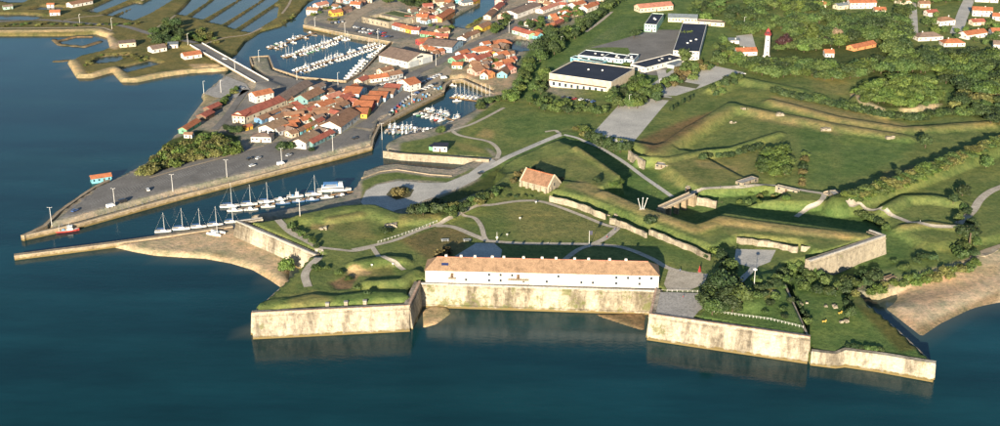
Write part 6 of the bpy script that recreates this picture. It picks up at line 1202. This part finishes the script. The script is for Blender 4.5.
for lb, x, y, a_, c, v in [('white car alone on the parking quay', 148,190.5,QA+1.2,'white',False), ('white van beside the quay edge lamp', 111,207.5,QA,'white',True), ('dark van right of the white quay van', 123,202.5,QA,'dark',True), ('dark blue car near the stone mole', 75,211.5,QA+.3,'blue',False), ('white car lower of the pair on the quay', 252.5,166.5,QA+.1,'white',False), ('white car upper of the pair on the quay', 258.5,159,QA+.4,'white',False), ('dark car left of the upper white quay car', 249.5,159.5,QA+.2,'dark',False), ('white van by the quay lamp below the corner tree', 281,165,QA,'white',True), ('silver car beside the quay corner house', 289,156,QA+.2,'silver',False), ('dark car at the end of the parking quay', 355,139,QA,'dark',False), ('white car on the bridge', 225,59.5,-.6,'white',False), ('white car beside the boat ramp', 238,93,.9,'white',False), ('silver car beside the boat ramp shrubs', 242,89,.9,'silver',False), ('dark car on the ditch road', 481,174,.6,'dark',False), ('white car at the right end of the car park', 743,74.5,0,'white',False), ('dark car at the car park entrance', 661,97,.3,'dark',False), ('white van left of the sandy yard huts', 444,79,.5,'white',True)]:
    if 'on the bridge' in lb: w_ = U(x, y, 4.3); r_ = car(0, 0, a_, c, lb, None, v, np.array([w_[0], w_[1], 4.3])); bpy.data.objects[[o.name for o in bpy.data.objects if o.get('label') == lb][0]].location.z = 4.27
    else: car(x, y, a_, c, lb, None, v)
def carrow(lb, grp, A, B, n, da):
    a = hit(*A)[:2]; b = hit(*B)[:2]; an = math.atan2(*(b-a)[::-1])+da
    for k in range(n):
        p = a+(b-a)*(k+.5)/n+np.random.uniform(-.3, .3, 2); c = random.choice(['white','white','white','dark','silver','silver','blue','dark','red'])
        car(0, 0, an, c, '%s car %s, %s' % (c, lb, 'leftmost' if k == 0 else ordinal(k+1)+' from the left'), grp, False, np.array([p[0], p[1], 2.6]))
carrow('in the upper row of the marina car park', 'upper car park row', (354,27.5), (386,34), 11, 1.57); carrow('in the lower row of the marina car park', 'lower car park row', (356,31.5), (392,38), 11, 1.57)
carrow('parked along the hut street', 'cars along the hut street', (388,115), (410,97), 8, 0.3); carrow('parked by the fishing quay', 'cars by the fishing quay', (416,86), (440,75), 8, 1.4); carrow('parked at the yard of the fishing quay', 'cars of the fishing yard', (412,96), (436,84), 7, 1.3)
carrow('in front of the long warehouse', 'cars by the warehouse', (270,102), (284,96), 4, 1.5); carrow('below the sports hall', 'cars below the sports hall', (560,98), (596,103), 6, 1.5); carrow('on the upper craft street', 'cars on the upper street', (545,19), (560,15), 4, .2); carrow('by the redoubt street', 'cars by the redoubt', (330,24), (344,22), 4, 1.2); carrow('beside the promenade houses', 'cars beside the promenade', (376,87), (402,80), 6, .1)
# painted bays on the parking quay
M_LINE = plain('worn_line_paint', (0.34,0.33,0.31), 0.8, 0.2, 0.2)
bl = MB()
for (A_, B_, n_) in (((92,205),(200,172),44), ((120,193),(215,164),38), ((205,176),(268,160),24)):
    a_ = hit(*A_)[:2]; b_ = hit(*B_)[:2]; d_ = (b_-a_)/np.hypot(*(b_-a_)); nn_ = np.array([-d_[1], d_[0]])
    for k in range(n_):
        q1 = a_+(b_-a_)*k/n_; q2 = q1+nn_*4.6+d_*1.2; e_ = d_*.09; zz = T(*q1)+.10
        bl.add([(*(q1-e_), zz), (*(q1+e_), zz), (*(q2+e_), zz), (*(q2-e_), zz)], [(0,1,2,3)])
tag(bl.build('parking_bay_lines', M_LINE), kind='structure')
# crates and gear on the fishing quay
M_CRATES = [P('crate_blue', (0.10,0.25,0.45)), P('crate_red', (0.40,0.08,0.06)), P('crate_grey', (0.40,0.38,0.34)), P('crate_green', (0.08,0.25,0.15))]; glist = []
for k in range(34):
    t_ = (k+.5)/34; x = 384+t_*58+random.uniform(-2, 2); y = 121-t_*34+random.uniform(-3, 2); glist.append((x, y))
for k, (x, y) in enumerate(sorted(glist)):
    q_ = hit(x, y)
    if q_[2] < 1: continue
    r_ = root('crate_stack', q_, random.uniform(0, 3), 'stack of fishing crates on the quay yard, '+('leftmost' if k == 0 else ordinal(k+1)+' from the left'), 'crates', 'crate stacks on the fishing quay'); mc = random.choice(M_CRATES)
    for lv in range(random.randint(2, 4)): o_ = random.uniform(-.08, .08); MB().box(-.7+o_, .7+o_, -.5, .5, lv*.42, lv*.42+.38).box(-.76+o_, .76+o_, -.56, .56, lv*.42+.3, lv*.42+.39).build('crate', mc, r_)

# ------------------------------------------------------------ lamps, poles, railings, people
def lamp(label, px, py, h, arms=1, group=None, world=None):
    p = hit(px, py) if world is None else world; r = root('street_lamp', p, 0, label, 'street lamp', group); MB().tube((0,0,-.2),(0,0,h),.13,.08,7).build('post', M_WHITE, r); MB().box(-.3,.3,-.3,.3,0,.5).build('foot', M_CONC, r)
    for s_ in ((1,) if arms == 1 else (-1, 1)): MB().tube((0,0,h-.1),(s_*.9,0,h+.2),.06,n=5).build('arm', M_WHITE, r); MB().box(min(s_*.8,s_*1.4),max(s_*.8,s_*1.4),-.14,.14,h+.12,h+.27).build('lantern', M_METAL, r)
QL = [(52,228),(115,208.5),(173,194),(227,179),(282,167),(333,153.5),(382,141)]
for k, (x, y) in enumerate(QL): lamp('tall white lamp on the parking quay edge, '+('leftmost' if k == 0 else ordinal(k+1)+' from the left'), x, y-1.5, 11, 2, 'lamps on the parking quay')
for lb, x, y in (('white lamp at the marsh end of the bridge', 188,45), ('white lamp on the square pier head', 259,62), ('white lamp on the marina promenade, left of two', 297,80), ('white lamp on the marina promenade, right of two', 338,85), ('white lamp at the left of the boat ramp', 204,94), ('white lamp at the right of the boat ramp', 221,93), ('white lamp by the marsh road near the left dyke', 80,25), ('white lamp by the dyke end', 112,29), ('white lamp at the head quay of the marina', 315,28), ('white lamp of the car park quay', 345,34), ('white lamp at the right of the car park quay', 378,40), ('white lamp at the upper street corner', 509,33), ('white lamp by the street hangar corner', 436,66), ('white lamp beside the sports hall path', 629,108), ('white lamp on the meadow by the yellow tree', 561,48), ('white lamp near the right school wood', 744,28), ('white lamp on the fishing quay', 412,103), ('white lamp at the car park throat', 659,92), ('white lamp on the marina right quay', 362,70), ('white lamp near the channel rampart', 300,216)): lamp(lb, x, y, 9.5)
w_ = U(235,70.5,4.2); lamp('white lamp on the bridge railing', 0,0,9,1,None,np.array([w_[0],w_[1],4.2]))
p = hit(754,286); rl2 = root('lamp_mast', p, 0, 'tall white lamp mast on the right bastion mound', 'lamp'); MB().tube((0,0,0),(0,0,8),.14,.09,7).build('post', M_WHITE, rl2); MB().lathe([(.1,8),(.9,8.2),(1.0,8.6),(.3,9.0)],10).build('lamp_head', M_WHITE, rl2)
p = hit(589,247); rf2 = root('flagpole', p, 0, 'flagpole with dark flag in the citadel courtyard', 'flagpole'); MB().tube((0,0,0),(0,0,9),.12,.06,6).build('pole', M_WHITE, rf2); MB().box(.1,1.6,-.02,.02,6.6,8.8).build('flag', P('flag_dark', (0.05,0.05,0.08)), rf2)
p = hit(497,242); rf3 = root('signpost', p, 0, 'slim pale post beside the barracks yard', 'post'); MB().tube((0,0,0),(0,0,5.5),.1,.06,6).build('pole', M_WHITE, rf3); MB().box(-.5,.5,-.05,.05,2,3).build('sign_panel', M_WHITE, rf3)
p = hit(642,209.5); rs = root('sculpture', (p[0], p[1], p[2]), 0, 'white sculpture of three slender forked masts on the rampart', 'sculpture')
for k, (dx, dy) in enumerate(((-2.4,-.5),(.3,.4),(2.6,0))): m_ = MB().tube((dx*.25,dy,-.2),(dx,dy*1.5,6.2),.16,.09,6).build('mast', M_WHITE, rs); MB().tube((dx,dy*1.5,6.1),(dx+.1,dy*1.5,6.6),.28,.2,6).build('mast_head', M_WHITE, m_)
MB().box(-1.6,1.6,-.8,.8,-.4,.25).build('plinth', M_STONE2, rs)
p = hit(699.5,272); rr2 = root('sculpture', p, 0, 'red pyramid shaped sculpture beside the barracks yard', 'sculpture'); MB().lathe([(.8,0),(.75,.3),(.35,2.2),(.06,3.4)], 4).build('body', P('sculpture_red', (0.30,0.04,0.035), rough=0.5), rr2); MB().box(-1,1,-1,1,-.2,.12).build('base', M_CONC, rr2)
def railing(label, pts, n, mat=M_WHITE, h=1.1):
    L = np.array(dens([np.array(p, float) for p in pts], .5)); W_ = [hit(*L[int(k/(n-1)*(len(L)-1))]) for k in range(n)]; o = W_[0]; r = root('railing', o, 0, label, 'railing'); prev = None
    for q_ in W_:
        c = q_-o; MB().box(c[0]-.05,c[0]+.05,c[1]-.05,c[1]+.05,c[2]-.2,c[2]+h).build('post', mat, r)
        if prev is not None: MB().tube((prev[0],prev[1],prev[2]+h-.1),(c[0],c[1],c[2]+h-.1),.035,n=4).tube((prev[0],prev[1],prev[2]+.5),(c[0],c[1],c[2]+.5),.025,n=4).build('rail', mat, r)
        prev = c
railing('white railing along the edge of the right bastion lawn', [(714,312),(740,316),(770,320),(803,328)], 26); railing('white post railing beside the left citadel path', [(378,243),(400,236),(420,229),(437,222)], 18); railing('pale railing below the barracks yard on the terrace', [(657,291.5),(703,292.5)], 10)
railing('dark wooden fence along the ditch rim by the footbridge', [(693,201),(706,204),(722,203)], 8, WALL['wood'])
for k, (x, y) in enumerate(((327.5,306.5),(346,305),(365,304))): q_ = hit(x, y); r_ = root('gun_platform_block', q_, 0, ('left', 'middle', 'right')[k]+' of three pale stone blocks on the left bastion parapet', 'stone block', 'stone blocks on the left bastion'); MB().box(-.8,.8,-.7,.7,-.3,1.7).build('block', M_STONE2, r_); MB().box(-.95,.95,-.85,.85,1.703,1.95).build('cap', M_PAVE, r_)
for k, (x, y) in enumerate(((445,240.5),(467,240.5))):
    q_ = hit(x, y); r_ = root('picnic_table', q_, 0.1, ('left', 'right')[k]+' white picnic table at the edge of the barracks yard', 'table', 'picnic tables'); MB().box(-2,2,-.5,.5,.7,.8).build('top', WALL['grey'], r_)
    for s_ in (-1.3, 1.3): MB().box(-2,2,s_-.2,s_+.2,.4,.5).build('bench', WALL['grey'], r_)
    for s_ in (-1.5, 1.5): MB().box(s_-.1,s_+.1,-1.3,1.3,0,.4).box(s_-.1,s_+.1,-.4,.4,.4,.7).build('leg', M_METAL, r_)
for k, (x, y) in enumerate(((507,236.5),(520,220),(536,204),(372,267),(393,266))): q_ = hit(x, y); r_ = root('information_panel', q_, 0, ('white information panel near the barracks yard post','white information panel on the big lawn','white information panel by the path under the magazine','left white marker panel in the left bastion yard','right white marker panel in the left bastion yard')[k], 'panel'); MB().tube((0,0,-.2),(0,0,1.2),.07,n=5).build('post', P('panel_grey', (0.45,0.44,0.42)), r_); MB().box(-.5,.5,-.06,.06,.9,1.6).build('panel', P('panel_grey', (0.45,0.44,0.42)), r_)
for k, (x, y, lb) in enumerate(((824,322,'left yellow play figure on the outer lawn'),(840,313.5,'right yellow play figure on the outer lawn'))): q_ = hit(x, y); r_ = root('play_figure', q_, 0.4*k, lb, 'play figure', 'play figures'); r_.scale = (.65,.65,.65); my = P('play_yellow', (0.45,0.30,0.06)); MB().box(-1.3,1.3,-.5,.5,.5,1.1).build('body', my, r_); MB().box(1.0,1.6,-.3,.3,.9,1.9).build('head', my, r_); [MB().box(dx-.15,dx+.15,dy-.15,dy+.15,-.1,.5).build('leg', my, r_) for dx in (-1,1) for dy in (-.35,.35)]
for k, (x, y, lb) in enumerate(((830,307,'left white stone heap on the outer lawn'),(846,322,'right white stone heap on the outer lawn'),(777,292,'pale stone heap on the right bastion mound'),(804,304,'pale stone slab heap in the dip of the lawn'),(745,109,'small pale rock in the big field'),(780,115,'large pale rock outcrop in the big field'),(826,130,'leaning pale rock outcrop in the field'),(890,138,'right pale rock outcrop in the field'),(733,123,'tiny pale rock in the middle of the field'),(612,216,'rubble heap at the passage ruin'),(640,167,'pale rubble by the ditch path'),(390,226,'tumbled pale wall stones on the channel rampart lawn'),(325,229,'flat pale stones on the channel rampart lawn'))):
    q_ = hit(x, y); r_ = root('rock_outcrop', q_, 0, lb, 'rock'); n_ = 5 if k not in (5,6,7,11) else 8
    for j in range(n_):
        s_ = random.uniform(.4, 1.1)*(1.5 if n_ == 8 else 1); cx, cy = random.uniform(-2.6, 2.6), random.uniform(-1.2, 1.2); vs = [(cx+s_*(dx+random.uniform(-.3,.3)), cy+s_*(dy+random.uniform(-.3,.3)), s_*(dz+random.uniform(-.25,.25))) for dx, dy, dz in ((-1,-1,-.3),(1,-1,-.3),(1,1,-.3),(-1,1,-.3),(-.7,-.7,.9),(.7,-.7,.9),(.7,.7,.9),(-.7,.7,.9))]
        mk('rock', vs, [(4,5,6,7),(0,1,5,4),(1,2,6,5),(2,3,7,6),(3,0,4,7)], M_STONE2, r_)
# visitors on the citadel paths: one continuous skinned body, posed in mid-stride
def person_mesh(shirt, trousers, stride):
    V = [(0,0,.95),(0,0,1.2),(0,0,1.42),(0,0,1.52),(0,.02,1.64),(0,.02,1.76), (.1,0,.9),(.11,stride,.5),(.11,stride*.6-.05,.08),(.11,stride*.6+.12,.03), (-.1,0,.9),(-.11,-stride,.5),(-.11,-stride*1.8,.1),(-.11,-stride*1.8+.14,.04), (.2,0,1.4),(.26,-.06,1.13),(.25,.04,.86),(.25,.08,.76), (-.2,0,1.4),(-.26,.06,1.13),(-.25,.16,.9),(-.25,.22,.8)]
    Ed = [(0,1),(1,2),(2,3),(3,4),(4,5),(0,6),(6,7),(7,8),(8,9),(0,10),(10,11),(11,12),(12,13),(2,14),(14,15),(15,16),(16,17),(2,18),(18,19),(19,20),(20,21)]
    Rr = [.15,.14,.15,.06,.10,.08,.09,.07,.045,.04,.09,.07,.045,.04,.06,.045,.038,.035,.06,.045,.038,.035]
    me = bpy.data.meshes.new('body'); me.from_pydata(V, Ed, []); o = bpy.data.objects.new('body', me); COL.objects.link(o); md = o.modifiers.new('skin', 'SKIN'); 
    for k, r_ in enumerate(Rr): me.skin_vertices[0].data[k].radius = (r_, r_)
    me.skin_vertices[0].data[0].use_root = True; o.modifiers.new('sub', 'SUBSURF').levels = 1
    dg = bpy.context.evaluated_depsgraph_get(); out = bpy.data.meshes.new_from_object(o.evaluated_get(dg)); bpy.data.objects.remove(o)
    out.materials.clear()
    for m_ in (P('skin_tone', (0.40,0.24,0.17)), shirt, trousers, P('hair_brown', (0.05,0.03,0.02))): out.materials.append(m_)
    for p_ in out.polygons:
        c = p_.center; p_.material_index = 3 if c.z > 1.7 or (c.z > 1.56 and c.y < 0) else 0 if c.z > 1.47 or (abs(c.x) > .2 and c.z < .95 and c.z > .6) else 1 if c.z > .92 else 2
    return out
PC = [P('shirt_red', (0.4,0.05,0.05)), P('shirt_blue', (0.06,0.12,0.3)), P('shirt_dark', (0.05,0.05,0.06)), P('shirt_white', (0.55,0.55,0.53))]; TR = P('denim', (0.05,0.07,0.12)); PM = [person_mesh(PC[k], TR, .1+.05*k) for k in range(4)]
for k, (x, y, rz, lb) in enumerate(((607,239,2.4,'person in red walking on the courtyard fork path'),(615,231,2.2,'person in blue by the revetment end of the path'),(535,202,1.2,'person in dark clothes under the powder magazine'),(548,245,1.5,'person in white on the straight courtyard path'),(430,228,1.0,'person in red walking on the left citadel path'),(680,272,.4,'person in blue at the barracks yard'),(720,188,1.5,'person in dark clothes near the footbridge path'),(920,223,1.4,'person in white on the right meadow path'),(683,299,2.0,'person in red on the paved terrace'))):
    q_ = hit(x, y); r_ = root('person', (q_[0], q_[1], q_[2]+.1), rz, lb, 'person'); link_mesh('body', PM[(0,1,2,3,0,1,2,3,0)[k]], r_)
